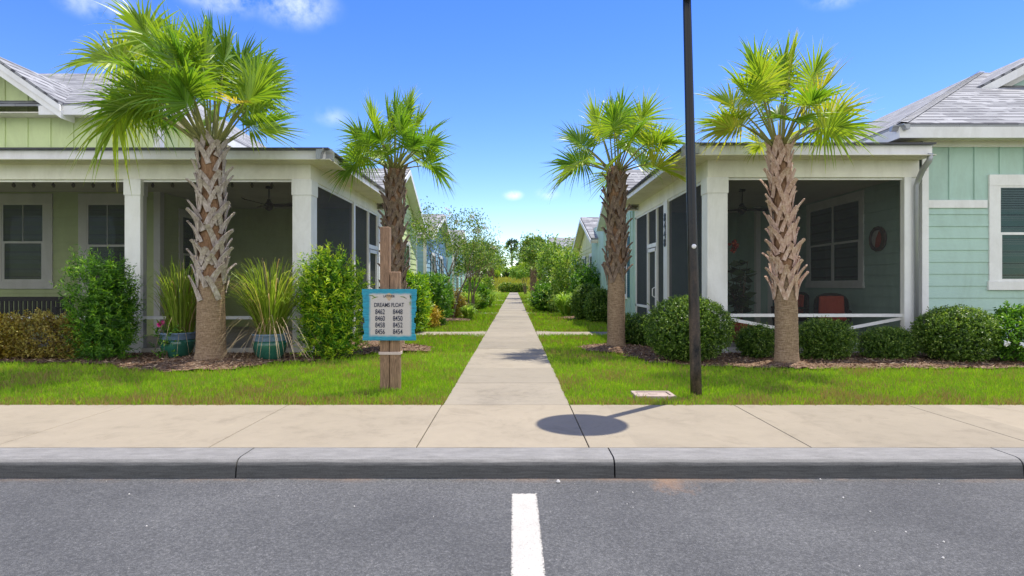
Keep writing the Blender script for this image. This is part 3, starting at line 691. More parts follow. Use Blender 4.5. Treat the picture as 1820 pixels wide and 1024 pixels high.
    # main block behind the porch (taller), front wall at YW and its return wall
    ez = 5.46; FW = FR((XW, YW, 0), (1, 0, 0), (0, -1, 0)); RW = FR((XB, YW, 0), (0, 1, 0), (1, 0, 0)); L = XB - XW
    g = G(); g.box(XW, XB, YW, 26, 0, ez); g.prism([(-10.6, YW - .001, ez), (-12.0, YW - .001, 6.42), (-13.4, YW - .001, ez)], (0, .3, 0)); w_ = g.build('wall', 'lime_siding', T)
    g = G(); FW.lap(g, 0, L, .1, 3.5, .2)
    FW.batten(g, 0, L, 3.55, ez - .28, .54, start=.14, zf=lambda a: max(ez - .28, 6.40 - .7 * abs(XW + a + 12.0))); RW.lap(g, 0, 2.8, .1, 3.5, .2); RW.batten(g, 0, 10, 3.55, ez - .28, .54)
    g.build('siding', 'lime_siding', T)
    g = G(); FW.box(g, L - .13, L + .024, 0, .03, .1, ez - .26); RW.box(g, 0, .13, 0, .028, .1, ez - .26); FW.box(g, L - 1.6, L + .03, .0, .035, ez - .26, ez - .10); RW.box(g, 0.04, 10, .0, .034, ez - .26, ez - .10); g.build('trim', 'white_paint', T, bevel=.003)
    a1, a2 = X(5, YW) - XW, X(80, YW) - XW; window(T, FW, a1, a2, Z(500, YW), Z(362, YW), cols=1, trim=.20)
    a1, a2 = X(156, YW) - XW, X(228, YW) - XW; window(T, FW, a1, a2, Z(512, YW), Z(362, YW), cols=1, trim=.20)
    window(T, RW, .9, 1.95, 1.1, 3.05, trim=.14)
    # its roof: eave and hip, and the cross gable on the left
    g = G(); e0 = YW - .45; rx = -12.0; rz = ez + .47 * (19.7 - e0)
    roof_poly(g, [(-17, e0, ez), (XB + .4, e0, ez), (rx, 19.7, rz), (-17, 19.7, rz)], .06)
    roof_poly(g, [(XB + .4, e0, ez), (XB + .4, 26, ez), (rx, 19.7, rz)], .06)
    roof_poly(g, [(XB + .4, 26, ez), (-17, 26, ez), (-17, 19.7, rz), (rx, 19.7, rz)], .06)
    g1 = e0 - .12; gx = X(104, g1); pk = -12.0; sl = .70; gz = lambda x: ez + .02 + (gx - x) * sl
    roof_poly(g, [(gx, g1, gz(gx)), (gx, 20, gz(gx)), (pk, 20, gz(pk)), (pk, g1, gz(pk))], .06)
    roof_poly(g, [(2 * pk - gx, 20, gz(gx)), (2 * pk - gx, g1, gz(gx)), (pk, g1, gz(pk)), (pk, 20, gz(pk))], .06)
    g.build('roof', 'shingles', T)
    g = G(); q = .0
    # rake boards of the gable, stepped
    for (dy, lo, hi, th) in ((0, -.08, -.22, .05), (.05, -.20, -.38, .42)):
        g.prism([(gx + .02, g1 + dy, gz(gx) + lo), (pk, g1 + dy, gz(pk) + lo), (pk, g1 + dy, gz(pk) + hi), (gx + .02, g1 + dy, gz(gx) + hi)], (0, th, 0))
    g.box(X(62, g1), XB + .42, e0 - .02, e0 + .03, ez - .26, ez - .055); g.box(XB + .37, XB + .42, e0 + .031, 25.9, ez - .26, ez - .055)
    g.build('fascia', 'white_paint', T, bevel=.003)
    g = G(); gutter_profile(g, (X(60, e0 - .1), e0 - .02, 0), (XB + .42, e0 - .02, 0), (0, -1, 0), ez - .03, .12, .11); g.build('gutter', 'gutter_metal', T)
    g = G(); g.box(XW, XB + .37, e0 + .032, YW - .002, ez - .20, ez - .18); g.box(XB + .03, XB + .37, YW, 25.9, ez - .20, ez - .18); g.build('soffit', 'soffit_vinyl', T)
    # lower wing with its gable to the walkway
    YA, YB, XG = 17.0, 23.4, -3.88; rid = 20.15; rz = 5.28; ez = 3.62; s2 = (rz - ez) / (rid - YA + .4)
    g = G(); g.box(-10, XG, YA, YB, 0, 3.55); zA = ez + s2 * .4 - .07
    g.prism([(XG, YA, 3.55), (XG, YB, 3.55), (XG, YB, zA), (XG, rid, rz - .10), (XG, YA, zA)][::-1], (-.2, 0, 0)); g.build('wing_wall', 'lime_siding', T)
    g = G(); SWF = FR((XG, YA, 0), (0, 1, 0), (1, 0, 0)); n = YB - YA; z = .1
    while z < rz - .3:
        zt = z + .2; m_ = 0 if zt < zA else (zt - zA) / s2
        if n - 2 * m_ > .2: SWF.lap(g, m_, n - m_, z, zt, .2)
        z += .2
    FR((-8.4, YA, 0), (1, 0, 0), (0, -1, 0)).lap(g, 0, 4.5, .1, 3.5, .2)
    g.build('siding', 'lime_siding', T)
    for (q0, q1) in ((n - .12, n + .02), (0, .12)): g = G(); SWF.box(g, q0, q1, 0, .03, 0, zA - .1); g.build('corner_board', 'white_paint', T)
    window(T, SWF, 3.6, 4.7, .95, 2.75, shutters=None)
    g = G(); XR = -3.56; ya, yb = YA - .4, YB + .4
    roof_poly(g, [(-12, ya, ez), (XR, ya, ez), (XR, rid, rz), (-12, rid, rz)], .06); roof_poly(g, [(XR, yb, ez), (-12, yb, ez), (-12, rid, rz), (XR, rid, rz)], .06); g.build('wing_roof', 'shingles', T)
    g = G()
    for (a, s_) in ((ya, 1), (yb, -1)):
        g.prism([(XR + .003, a, ez - .07), (XR + .003, rid, rz - .07), (XR + .003, rid, rz - .24), (XR + .003, a, ez - .24)][::s_], (.025, 0, 0))
        g.prism([(XR, a, ez - .20), (XR, rid, rz - .20), (XR, rid, rz - .215), (XR, a, ez - .215)][::s_], (-.30, 0, 0))
    g.build('rake_board', 'white_paint', T)
    return T
left_house()

# ------------------------------------------------------------------ right porch house
def right_house():
    T = thing('teal_house', 'pale teal cottage with a white screened porch numbered 8448, behind the lamp pole', 'house', (8, 14, 0))
    XS, XE, YF, YE = 3.67, 3.11, 11.2, 10.75; BB, BT = 3.34, 3.68; xe0 = X(1668, 10.75); XR, YM = 7.95, 11.5; GT = 3.895; YBK = 18.0; XST, YST = 6.77, 16.5
    g = G(); g.box(XS + .02, XR - .01, YF + .02, YBK, -.1, .10); g.build('porch_floor', 'porch_slab', T)
    g = G(); g.box(XS, XR - .27, YF, YF + .16, BB, BT); g.box(XS, XS + .16, YF + .163, YBK, BB, BT); g.build('beam', 'white_beam', T, bevel=.006)
    g = G(); g.box(XS - .012, X(1293, YF), YF - .012, YF + .33, 0, BB); g.box(XS - .026, X(1293, YF) + .014, YF - .026, YF + .34, BB - .30, BB - .004); g.build('column', 'white_paint', T, bevel=.006)
    g = G(); g.box(X(1607, YF), X(1620, YF), YF - .01, YF + .13, 0, BB); g.build('post', 'white_paint', T, bevel=.004)
    g = G(); g.box(X(1621.5, YF), X(1634, YF), YF + .02, YM, 0, BT - .02); g.build('post', 'white_paint', T, bevel=.004)
    g = G(); g.box(XS - .01, XS + .10, 14.14, 14.50, 0, BB); p = g.build('post', 'white_paint', T, bevel=.004)
    # house number, vertical on that post
    for i, ch in enumerate('8448'):
        c = bpy.data.curves.new('house_number', 'FONT'); c.body = ch; c.size = .27; c.extrude = .006; c.offset = .006; c.align_x = 'CENTER'; c.align_y = 'CENTER'
        o = text_mesh('house_number', c, 'number_black'); o.parent = p
        o.rotation_euler = (R(90), 0, R(-90)); o.scale = (1.25, 1, 1); o.location = Vector((XS - .022, 14.33, 2.93 - i * .205)) - root_loc(p)
    XO = XS + .04
    g = G(); g.box(XO - .02, XO + .02, 17.86, YBK, 0, BB); g.box(XO - .02, XO + .02, YF + .34, YBK, BB - .05, BB - .002); g.box(XO - .02, XO + .02, 16.45, YBK, .66, .73); g.box(XO - .02, XO + .02, YF + .34, YBK, 0, .08); g.build('screen_frame', 'white_paint', T)
    y0, y1 = 15.2, 16.3; g = G(); o_ = XS
    g.box(o_ - .012, o_ + .05, y0, y0 + .05, .1, BB - .05); g.box(o_ - .012, o_ + .05, y1 - .05, y1, .1, BB - .05); g.box(o_ - .012, o_ + .05, y0 + .05, y1 - .05, 2.30, 2.40)
    for zz in (.12, .52, 2.18): g.box(o_ - .02, o_ + .04, y0 + .065, y1 - .065, zz, zz + .09)
    g.box(o_ - .02, o_ + .04, y0 + .06, y0 + .13, .12, 2.27); g.box(o_ - .02, o_ + .04, y1 - .13, y1 - .06, .12, 2.27)
    d = g.build('screen_door', 'white_paint', T)
    g = G(); g.tube([(o_ - .02, y0 + .15, .98), (o_ - .08, y0 + .15, 1.02), (o_ - .08, y0 + .15, 1.20), (o_ - .02, y0 + .15, 1.24)], .014, 6); g.build('handle', 'white_paint', d)
    a, b = X(1293, YF), X(1607, YF)
    for (z0, z1, nm) in ((.69, .75, 'rail'), (.0, .06, 'sill'), (BB - .04, BB - .001, 'head_rail')): g = G(); g.box(a, b, YF + .05, YF + .10, z0, z1); g.build(nm, 'white_paint', T)
    g = G()
    for (p0, p1, dy) in (((a, .69), (b, .06), 0), ((a, .06), (b, .69), .022)):
        g.prism([(p0[0], YF + .06 + dy, p0[1] - .06), (p1[0], YF + .06 + dy, p1[1] - .06 + .0), (p1[0], YF + .06 + dy, p1[1]), (p0[0], YF + .06 + dy, p0[1])], (0, .02, 0))
    g.build('cross_brace', 'white_paint', T)
    g = G(); g.add([(a, YF + .11, .05), (b, YF + .11, .05), (b, YF + .11, BB - .02), (a, YF + .11, BB - .02)], [(0, 1, 2, 3)]); g.build('front_screen', 'insect_screen', T)
    g = G(); g.add([(XO, YF + .3, .05), (XO, YBK, .05), (XO, YBK, BB - .02), (XO, YF + .3, BB - .02)], [(0, 1, 2, 3)]); g.build('side_screen', 'side_screen', T)
    g = G(); g.box(XS + .17, XR, YF + .17, YBK, 3.5, 3.53); g.build('porch_ceiling', 'porch_ceiling', T)
    g = G(); g.box(XE + .02, xe0 - .02, YE + .02, YF - .002, BT - .012, BT); g.box(XE + .02, XS - .002, YF, YBK + .3, BT - .012, BT)
    x = XE + .12
    while x < xe0 - .1: g.box(x, x + .018, YE + .12, YF - .03, BT - .018, BT - .0125); x += .10
    y = YF + .1
    while y < YBK: g.box(XE + .12, XS - .03, y, y + .018, BT - .018, BT - .0125); y += .2
    g.build('soffit', 'soffit_vinyl', T)
    xe = X(1668, YE); g = G(); g.box(XE + .131, xe - .02, YE + .132, YE + .15, BT + .001, GT); g.box(XE + .132, XE + .15, YE + .15, YBK + .3, BT + .001, GT); g.build('fascia', 'white_paint', T)
    g = G(); gutter_profile(g, (XE, YE + .13, 0), (xe, YE + .13, 0), (0, -1, 0), GT); gutter_profile(g, (XE + .13, YE, 0), (XE + .13, YBK + .3, 0), (-1, 0, 0), GT - .001); g.build('gutter', 'gutter_metal', T)
    g = G(); yy = YF - .07; g.tube([(xe - .10, YE + .06, GT - .19), (xe - .10, YE + .10, GT - .32), (xe - .13, YE + .22, GT - .45), (X(1631, yy), yy - .02, GT - .62), (X(1629, yy), yy + .01, GT - .72), (X(1629, yy), yy + .01, .15)], [.05, .052, .052, .05, .045, .04], 10); g.build('downspout', 'gutter_metal', T, smooth=True)
    g = G(); z0 = GT + .012; k = .14
    roof_poly(g, [(XE + .05, YE + .05, z0), (xe, YE + .05, z0), (xe, YE + .9, z0 + .85 * k), (XE + .9, YE + .9, z0 + .85 * k)], .03)
    roof_poly(g, [(XE + .05, YBK + .3, z0), (XE + .05, YE + .05, z0), (XE + .9, YE + .9, z0 + .85 * k), (XE + .9, YBK + .3, z0 + .85 * k)], .03)
    roof_poly(g, [(XE + .9, YE + .9, z0 + .85 * k), (xe, YE + .9, z0 + .85 * k), (xe, YBK + .3, z0 + .85 * k + .01), (XE + .9, YBK + .3, z0 + .85 * k + .01)], .03)
    g.build('porch_roof', 'shingles', T)
    # main body
    YM2, XEND = 11.5, 17.0; FW = FR((XR, YM2, 0), (1, 0, 0), (0, -1, 0)); SF = FR((XR, YM2, 0), (0, 1, 0), (-1, 0, 0)); ez = 4.33
    zt = Z(262, YM2); zb1, zb0 = Z(356, YM2), Z(370, YM2)
    g = G(); g.box(XR, XEND, YM2, 28, 0, 4.2); g.box(XST, XR - .001, YST, 28, 0, 4.0); g.box(XS + .001, XST - .001, YBK, 28, 0, 3.9); g.build('wall', 'teal_siding', T)
    g = G(); FW.lap(g, .10, 9, .12, zb0, .232); SF.lap(g, .12, YST - YM2, .12, 3.48, .232)
    B2 = FR((XST, YST, 0), (1, 0, 0), (0, -1, 0)); B3 = FR((XS, YBK, 0), (1, 0, 0), (0, -1, 0)); B4 = FR((XST, YST, 0), (0, 1, 0), (-1, 0, 0)); B2.lap(g, .1, XR - XST, .12, 3.48, .232); B3.lap(g, 0, XST - XS, .12, 3.48, .232)
    B4.lap(g, .1, 1.5, .12, 3.48, .232)
    FW.batten(g, .1, 9, zb1, zt, .49, start=X(1688, YM2) - XR)
    WS = FR((XS, YBK, 0), (0, 1, 0), (-1, 0, 0)); WS.batten(g, 0, 6.2, .1, 3.6, .42)
    g.build('siding', 'teal_siding', T)
    g = G(); FW.box(g, -.028, .10, 0, .03, 0, zt); SF.box(g, 0, .12, 0, .028, 0, 3.49); g.build('corner_board', 'white_paint', T); g = G(); FW.box(g, .10, X(1753, YM2) - XR, 0, .034, zb0, zb1); FW.box(g, -.02, 9, 0, .04, zt, ez - .10)
    g.build('trim', 'white_paint', T, bevel=.003); g = G()
    B2.box(g, -.026, .10, 0, .03, .1, 3.49); B4.box(g, 0, .1, 0, .026, .1, 3.49); g.build('corner_board', 'white_paint', T, bevel=.003)
    window(T, FW, X(1773, YM2) - XR, X(1773, YM2) - XR + 1.25, Z(500, YM2), Z(331, YM2), trim=.19)
    window(T, SF, 2.05, 4.35, 1.36, 3.28, cols=2, trim=.15, muntin=False, blind=False)
    g = G(); B2.box(g, .42, 1.10, .0, .05, .1, 2.5); dd = g.build('door', 'shutter_teal', T)
    g = G(); B2.box(g, .30, .42, 0, .06, .1, 2.6); B2.box(g, .42, 1.13, 0, .06, 2.5, 2.62); g.build('frame', 'white_paint', dd)
    g = G(); B2.box(g, .47, .50, .05, .10, 1.08, 1.28); g.build('handle', 'number_black', dd)
    window(T, WS, 1.2, 2.2, .95, 2.8, shutters='shutter_teal', trim=.12)
    # roof: front hip, ridge running back
    xl, yf, px_, py_, rz = XR - .72, 11.08, 14.35, 18.2, 7.86
    g = G(); e = ez
    roof_poly(g, [(xl, yf, e), (2 * px_ - xl, yf, e), (px_, py_, rz)], .06)
    roof_poly(g, [(xl, 30, e), (xl, yf, e), (px_, py_, rz), (px_, 30, rz)], .06)
    roof_poly(g, [(2 * px_ - xl, yf, e), (2 * px_ - xl, 30, e), (px_, 30, rz), (px_, py_, rz)], .06)
    # front gable dormer
    dy = 15.15; dx0 = X(1742, dy); dz0 = Z(152, dy); pk = dx0 + 3.0; dzp = dz0 + 3.0 * .52
    roof_poly(g, [(dx0, dy + 6, dz0), (dx0, dy, dz0), (pk, dy, dzp), (pk, dy + 6, dzp)], .06)
    roof_poly(g, [(2 * pk - dx0, dy, dz0), (2 * pk - dx0, dy + 6, dz0), (pk, dy + 6, dzp), (pk, dy, dzp)], .06)
    g.build('roof', 'shingles', T)
    # cap strip down the near hip
    g = G(); A = Vector((xl, yf, e + .02)); B = Vector((px_, py_, rz + .02)); dv = (B - A); hl = dv.length; nn = int(hl / .16); s1 = Vector((1, .0, .0)) * .15; s2 = Vector((0, 1, .0)) * .15
    for i in range(nn):
        p = A + dv * (i / nn); q = A + dv * ((i + 1.3) / nn); up = Vector((0, 0, .022)); sl1 = Vector((.15, 0, 0)); sl2 = Vector((0, .15, 0))
        g.add([p + sl1 + up * .2, p + up, p + sl2 + up * .2, q + sl1 - up * .3, q + up * .3, q + sl2 - up * .3], [(0, 3, 4, 1), (1, 4, 5, 2)])
    g.build('ridge_cap', 'roof_cap', T)
    g = G(); g.box(xl, XEND, yf, yf + .03, e - .27, e - .055); g.box(xl, xl + .03, yf + .031, 29.9, e - .27, e - .055)
    for (x0, x1, za, zb_) in ((dx0, pk, dz0, dzp), (2 * pk - dx0, pk, dz0, dzp)):
        pts = [(x0, dy - .0, za - .07), (x1, dy, zb_ - .07), (x1, dy, zb_ - .30), (x0, dy, za - .30)]; g.prism(pts if x0 < x1 else pts[::-1], (0, .03, 0))
        pts = [(x0 + .15 * (1 if x0 < x1 else -1), dy + .35, za - .2), (x1, dy + .35, zb_ - .27), (x1, dy + .35, zb_ - .50), (x0 + .3 * (1 if x0 < x1 else -1), dy + .35, za - .3)]; g.prism(pts if x0 < x1 else pts[::-1], (0, .03, 0))
    g.build('fascia', 'white_paint', T, bevel=.003)
    g = G(); gutter_profile(g, (xl - .12, yf - .002, 0), (XEND, yf - .002, 0), (0, -1, 0), e - .03, .12, .10); gutter_profile(g, (xl - .002, yf - .118, 0), (xl - .002, 29.9, 0), (-1, 0, 0), e - .031, .12, .10); g.build('gutter', 'gutter_metal', T)
    g = G(); g.box(xl + .031, XEND, yf + .031, YM2 - .042, e - .24, e - .22); g.box(xl + .031, XR - .002, YM2, 29.8, e - .24, e - .22)
    x = XR
    while x < XEND: g.box(x, x + .02, yf + .06, YM2 - .05, e - .247, e - .2405); x += .13
    for s_ in (1, -1):
        x0 = dx0 if s_ > 0 else 2 * pk - dx0; pts = [(x0, dy + .03, dz0 - .26), (pk, dy + .03, dzp - .26), (pk, dy + .03, dzp - .275), (x0, dy + .03, dz0 - .275)]; g.prism(pts[::s_], (0, .34, 0))
    g.build('soffit', 'soffit_vinyl', T)
    g = G(); g.prism([(dx0 + .4, dy + .42, dz0 - 1.0), (2 * pk - dx0 - .4, dy + .42, dz0 - 1.0), (2 * pk - dx0 - .4, dy + .42, dz0 - .1), (pk, dy + .42, dzp - .3), (dx0 + .4, dy + .42, dz0 - .1)], (0, .2, 0)); g.build('dormer_wall', 'teal_siding', T)
    # lower wing gable to the walkway
    YA, YB, rid = 18.0, 24.0, 20.7; rz, ez = 5.35, 3.70; s2 = (rz - ez) / (rid - YA + .6); zA = ez + s2 * .4 - .05; XG = XS + .0015
    g = G(); g.prism([(XG, YA, 3.9), (XG, YB, 3.6), (XG, rid, rz - .1)], (.2, 0, 0)); g.build('gable_wall', 'teal_siding', T)
    g = G(); XRk = 3.38; ya, yb = YA - .6, YB + .1; xr2 = 11
    roof_poly(g, [(XRk, ya, ez), (xr2, ya, ez), (xr2, rid, rz), (XRk, rid, rz)], .06); roof_poly(g, [(xr2, yb, ez), (XRk, yb, ez), (XRk, rid, rz), (xr2, rid, rz)], .06); g.build('wing_roof', 'shingles', T)
    g = G()
    for (a, s_) in ((ya, -1), (yb, 1)):
        g.prism([(XRk - .003, a, ez - .07), (XRk - .003, rid, rz - .07), (XRk - .003, rid, rz - .24), (XRk - .003, a, ez - .24)][::s_], (-.025, 0, 0))
        g.prism([(XRk, a, ez - .20), (XRk, rid, rz - .20), (XRk, rid, rz - .215), (XRk, a, ez - .215)][::s_], (.28, 0, 0))
    g.build('rake_board', 'white_paint', T)
plain('roof_cap', (.38, .385, .40), .9, .12, 6, .3, 120)
right_house()

# ------------------------------------------------------------------ cottages farther along the walkway
def cottage(label, side, y0, y1, wall, rz=5.1, ez=3.6, setb=3.9, wall_m=None, porch=False, shut='shutter_teal', depth=9):
    s = side; xw = s * setb; T = thing('cottage', label, 'house', (xw, (y0 + y1) / 2, 0), 'cottages lining the walkway')
    xo = s * (setb + depth); g = G(); g.box(xw, xo, y0, y1, 0, ez); rid = (y0 + y1) / 2; n = y1 - y0
    e = .4; sl = (rz - ez) / (n / 2 + e)
    g.prism([(xw, y0, ez), (xw, y1, ez), (xw, rid, rz - .12)][::(-1 if s < 0 else 1)], (s * .2, 0, 0)); g.build('wall', wall, T)
    fr = FR((xw, y0, 0), (0, 1, 0), (-s, 0, 0)); ff = FR((xw, y0, 0), (s, 0, 0), (0, -1, 0)); g = G(); fr.lap(g, .1, n - .1, .1, ez - .1, .2); ff.lap(g, .1, 5, .1, ez - .1, .2); g.build('siding', wall, T)
    g = G(); fr.box(g, -.02, .1, 0, .035, 0, ez - .1); ff.box(g, .0, .1, 0, .033, 0, ez - .1); g.build('corner_board', 'white_paint', T); g = G(); fr.box(g, n - .1, n + .02, 0, .035, 0, ez - .1); g.build('corner_board', 'white_paint', T); g = G(); ff.box(g, 0, depth, 0, .03, ez - .1, ez); g.build('frieze', 'white_paint', T)
    for a in (n * .22, n * .62): window(T, fr, a, a + 1.0, .95, 2.7, shutters=shut, blind=False)
    window(T, ff, 1.6, 2.7, .95, 2.7, shutters=None, blind=False)
    g = G(); xr = xw - s * .35
    A = [(xr, y0 - e, ez), (xo, y0 - e, ez), (xo, rid, rz), (xr, rid, rz)]; B = [(xo, y1 + e, ez), (xr, y1 + e, ez), (xr, rid, rz), (xo, rid, rz)]
    roof_poly(g, A, .07); roof_poly(g, B, .07); g.build('roof', 'shingles', T)
    g = G()
    for a in (y0 - e, y1 + e):
        pts = [(xr - s * .02, a, ez - .07), (xr - s * .02, rid, rz - .07), (xr - s * .02, rid, rz - .26), (xr - s * .02, a, ez - .26)]; g.prism(pts, (-s * .02, 0, 0))
    gutter_profile(g, (xr, y0 - e, 0), (xo, y0 - e, 0), (0, -1, 0), ez, .12, .14); g.build('fascia', 'white_paint', T)
    g = G()
    for a in (y0 - e, y1 + e):
        g.prism([(xr, a, ez - .2), (xr, rid, rz - .2), (xr, rid, rz - .22), (xr, a, ez - .22)], (s * .33, 0, 0))
    g.box(xr, xo, y0 - e + .01, y0 - .03, ez - .16, ez - .14); g.build('soffit', 'soffit_vinyl', T)
    return T
cottage('pale blue cottage just beyond the lime green house, on the left of the walkway', -1, 26.0, 34.0, 'sky_blue_siding', 4.9, 3.5)
cottage('yellow cottage with teal shutters just beyond the teal house, on the right of the walkway', 1, 26.2, 33.8, 'yellow_siding', 4.75, 3.35, 3.72, depth=7)
cottage('aqua cottage farther along the left of the walkway, behind the crape myrtles', -1, 38, 46, 'aqua_siding', 5.2, 3.6)
cottage('dark blue cottage with a wide grey roof beyond the yellow cottage', 1, 51, 61, 'blue_siding', 5.8, 4.0, 3.6, depth=14)
cottage('grey cottage far along the left, mostly hidden by small trees', -1, 50, 58, 'grey_siding', 5.2, 3.6)
cottage('pale aqua cottage far along the right behind the cabbage palms', 1, 66, 76, 'aqua_siding', 5.2, 3.6)

# ------------------------------------------------------------------ palms
def fan(acc, P0, azm, elv, lp, Rb, droop=.5, nseg=44, spread=118, yel=0.0, sag=.25, roll=0.0, wseg=.040, keep=1.0, tipd=1.0, bend=0.0, fold=.42):
    d = Vector((math.cos(azm) * math.cos(elv), math.sin(azm) * math.cos(elv), math.sin(elv)))
    pts = []
    for i in range(9):
        t = i / 8; pts.append(Vector(P0) + d * lp * t + Vector((0, 0, -sag * lp * t * t)))
    T_ = (pts[-1] - pts[-2]).normalized(); S = Vector((math.sin(azm), -math.cos(azm), 0)).normalized()
    T_ = Matrix.Rotation(-bend, 3, S) @ T_; Nn = S.cross(T_).normalized()
    q = Matrix.Rotation(roll, 3, T_); S = q @ S; Nn = q @ Nn
    acc['pet'].tube(pts, [.030, .024, .020, .018, .016, .014, .013, .012, .010], 6)
    Hh = pts[-1]; st = [0, .15, .32, .5, .68, .85, 1.0]; wp = [.35, .72, 1.1, .80, .48, .24, .03]
    for i in range(nseg):
        if random.random() > keep: continue
        u = (i + .5) / nseg * 2 - 1; a = R(spread) * u + random.gauss(0, .02)
        c = .38 * Rb * (1 - abs(u)) ** .8
        O = Hh + T_ * c + Vector((0, 0, -droop * c * c * .8))
        dr = (T_ * math.cos(a) + S * math.sin(a) * .88); dr = dr + Nn * (fold * abs(math.sin(a)) - .05)
        dr.normalize(); L = Rb * (.74 + .26 * math.cos(a * .8)) * random.uniform(.86, 1.08) - c * .55
        k = droop * random.uniform(.6, 1.5); bendside = random.gauss(0, .10) + 0.0
        wv0 = dr.cross(Nn).normalized(); tw = R(28) * (1 if i % 2 else -1) + random.gauss(0, .2)
        wv = (wv0 * math.cos(tw) + Nn * math.sin(tw)); var = .38 + .16 * random.random() + yel + .10 * abs(u)
        base = len(acc['v']); kink = random.random() < .10; kz = random.uniform(.5, .8)
        for j, s_ in enumerate(st):
            p = O + dr * (L * s_) + Vector((0, 0, -1)) * (k * L * L * (s_ ** 2.6) * .55 * tipd) + S * (bendside * L * s_ * s_)
            if kink and s_ > kz: p = p + Vector((0, 0, -1)) * (s_ - kz) * L * .9 - dr * (s_ - kz) * L * .5
            ww = wseg * wp[j] * (Rb / .8)
            acc['v'] += [tuple(p - wv * ww * .5), tuple(p + wv * ww * .5)]
            tipy = max(0, s_ - .8) * 1.2 * random.random(); acc['a'] += [var + tipy] * 2
        for j in range(len(st) - 1):
            b = base + 2 * j; acc['q'].append((b, b + 1, b + 3, b + 2))
def palm(name, label, x, y, ztop, rbase, rmid, rtop, zboot, fans, seed, boot_m, lean=(0, 0), ring=5, nb=None, bw=.085, group='palms in front of the porches', detail=True):
    random.seed(seed); T = thing(name, label, 'palm tree', (x, y, 0), group)
    def ax(z): t = z / ztop; return (x + lean[0] * t * t, y + lean[1] * t * t)
    def rad(z):
        if z < .25: return rbase + (rmid - rbase) * (z / .25) ** .6
        return rmid + (rtop - rmid) * (z - .25) / (ztop - .25)
    g = G(); n = 28; vs = []; zz = []; z = -.05
    while z < zboot + .15: zz.append(z); z += .035
    def ringf(z, lo):
        c = ax(max(z, 0)); out = []
        for k in range(n):
            a = 2 * math.pi * k / n; r = rad(max(z, 0)) * (1 + .012 * math.sin(z * 90 + 2 * math.sin(a * 3)) + .02 * math.sin(a * 2 + z * 2) + random.gauss(0, .006))
            if z < .12: r *= 1 + .06 * math.sin(a * 7) * (1 - z / .12)
            out.append((c[0] + r * math.cos(a), c[1] + r * math.sin(a), z))
        return out
    for z in zz: vs += ringf(z, 0)
    fs = [(i * n + k, i * n + (k + 1) % n, (i + 1) * n + (k + 1) % n, (i + 1) * n + k) for i in range(len(zz) - 1) for k in range(n)]
    g.add(vs, fs); g.build('trunk', 'palm_bark', T, smooth=True)
    g = G(); prof = []; z = zboot + .1
    vs = []; zz = []
    while z < ztop + .12: zz.append(z); z += .06
    for z in zz:
        c = ax(z); f = .93 if z < ztop else .75
        for k in range(n): a = 2 * math.pi * k / n; r = rad(min(z, ztop)) * f * (1 + random.gauss(0, .03)); vs.append((c[0] + r * math.cos(a), c[1] + r * math.sin(a), z))
    fs = [(i * n + k, i * n + (k + 1) % n, (i + 1) * n + (k + 1) % n, (i + 1) * n + k) for i in range(len(zz) - 1) for k in range(n)] + [tuple(range((len(zz) - 1) * n, len(zz) * n))]
    g.add(vs, fs); g.build('fibre_sheath', 'palm_fibre', T, smooth=True)
    # old leaf bases: each an inverted V of two straps whose cut tip stands off the trunk
    g = G(); dz = .155; rows = int((ztop + .02 - zboot) / dz); z = zboot + .17
    for i in range(rows + 1):
        t = i / max(1, rows); c = ax(z)
        for k in range(ring):
            a0 = 2 * math.pi * (k + .5 * (i % 2)) / ring + .12 * i + random.gauss(0, .11); r = rad(min(z, ztop)); zt = z + random.gauss(0, .035)
            spread = (math.pi / ring) * random.uniform(.7, 1.15); hh = .31 * random.uniform(.8, 1.2) * (1.15 if i == 0 else 1); out = random.uniform(.035, .16) * (.8 if t > .8 else 1); bwid = bw * random.uniform(.7, 1.3); skip = random.random() < .025
            tipw = random.uniform(-.10, .10)
            for s_ in (-1, 1):
                if skip or random.random() < .05: continue
                path = []
                for j in range(5):
                    u = j / 4; ang = a0 + s_ * spread * (1 - u) + tipw * u * .5 - s_ * .06 * u; rr = r * .98 + out * u ** 2.0 + .015; q = zt - hh * (1 - u)
                    path.append((ang, rr, q))
                vs = []
                for j, (ang, rr, q) in enumerate(path):
                    w_ = bwid * (1.05 - .25 * j / 4); th = .012 + .010 * j / 4; tx, ty = -math.sin(ang), math.cos(ang); nx, ny = math.cos(ang), math.sin(ang)
                    ix = c[0] + rr * nx; iy = c[1] + rr * ny; sx = .85; tz = s_ * .30
                    for (e1, e2) in ((-1, 0), (1, 0), (1, 1), (-1, 1)):
                        vs.append((ix + tx * w_ * .5 * e1 * sx + nx * th * e2, iy + ty * w_ * .5 * e1 * sx + ny * th * e2, q + w_ * .5 * e1 * tz))
                fs = [(j * 4 + m_, j * 4 + (m_ + 1) % 4, j * 4 + 4 + (m_ + 1) % 4, j * 4 + 4 + m_) for j in range(4) for m_ in range(4)] + [(0, 3, 2, 1), (16, 17, 18, 19)]
                g.add(vs, fs)
        z += dz
    g.build('leaf_bases', boot_m, T)
    acc = {'v': [], 'q': [], 'a': [], 'pet': G()}; c = ax(ztop)
    for f in fans:
        a = math.radians(f[0]); off = Vector((math.cos(a) * rtop * .5, math.sin(a) * rtop * .5, 0)); kw = f[5] if len(f) > 5 else {}
        fan(acc, (c[0] + off.x, c[1] + off.y, ztop - .05), a, R(f[1]), f[2], f[3], f[4], **kw)
    acc['pet'].build('leaf_stalks', 'petiole', T, smooth=True)
    np_mesh('crown', np.array(acc['v']), np.array(acc['q']), np.array(acc['a']), 'palm_leaf', T)
    random.seed(seed + 1); return T
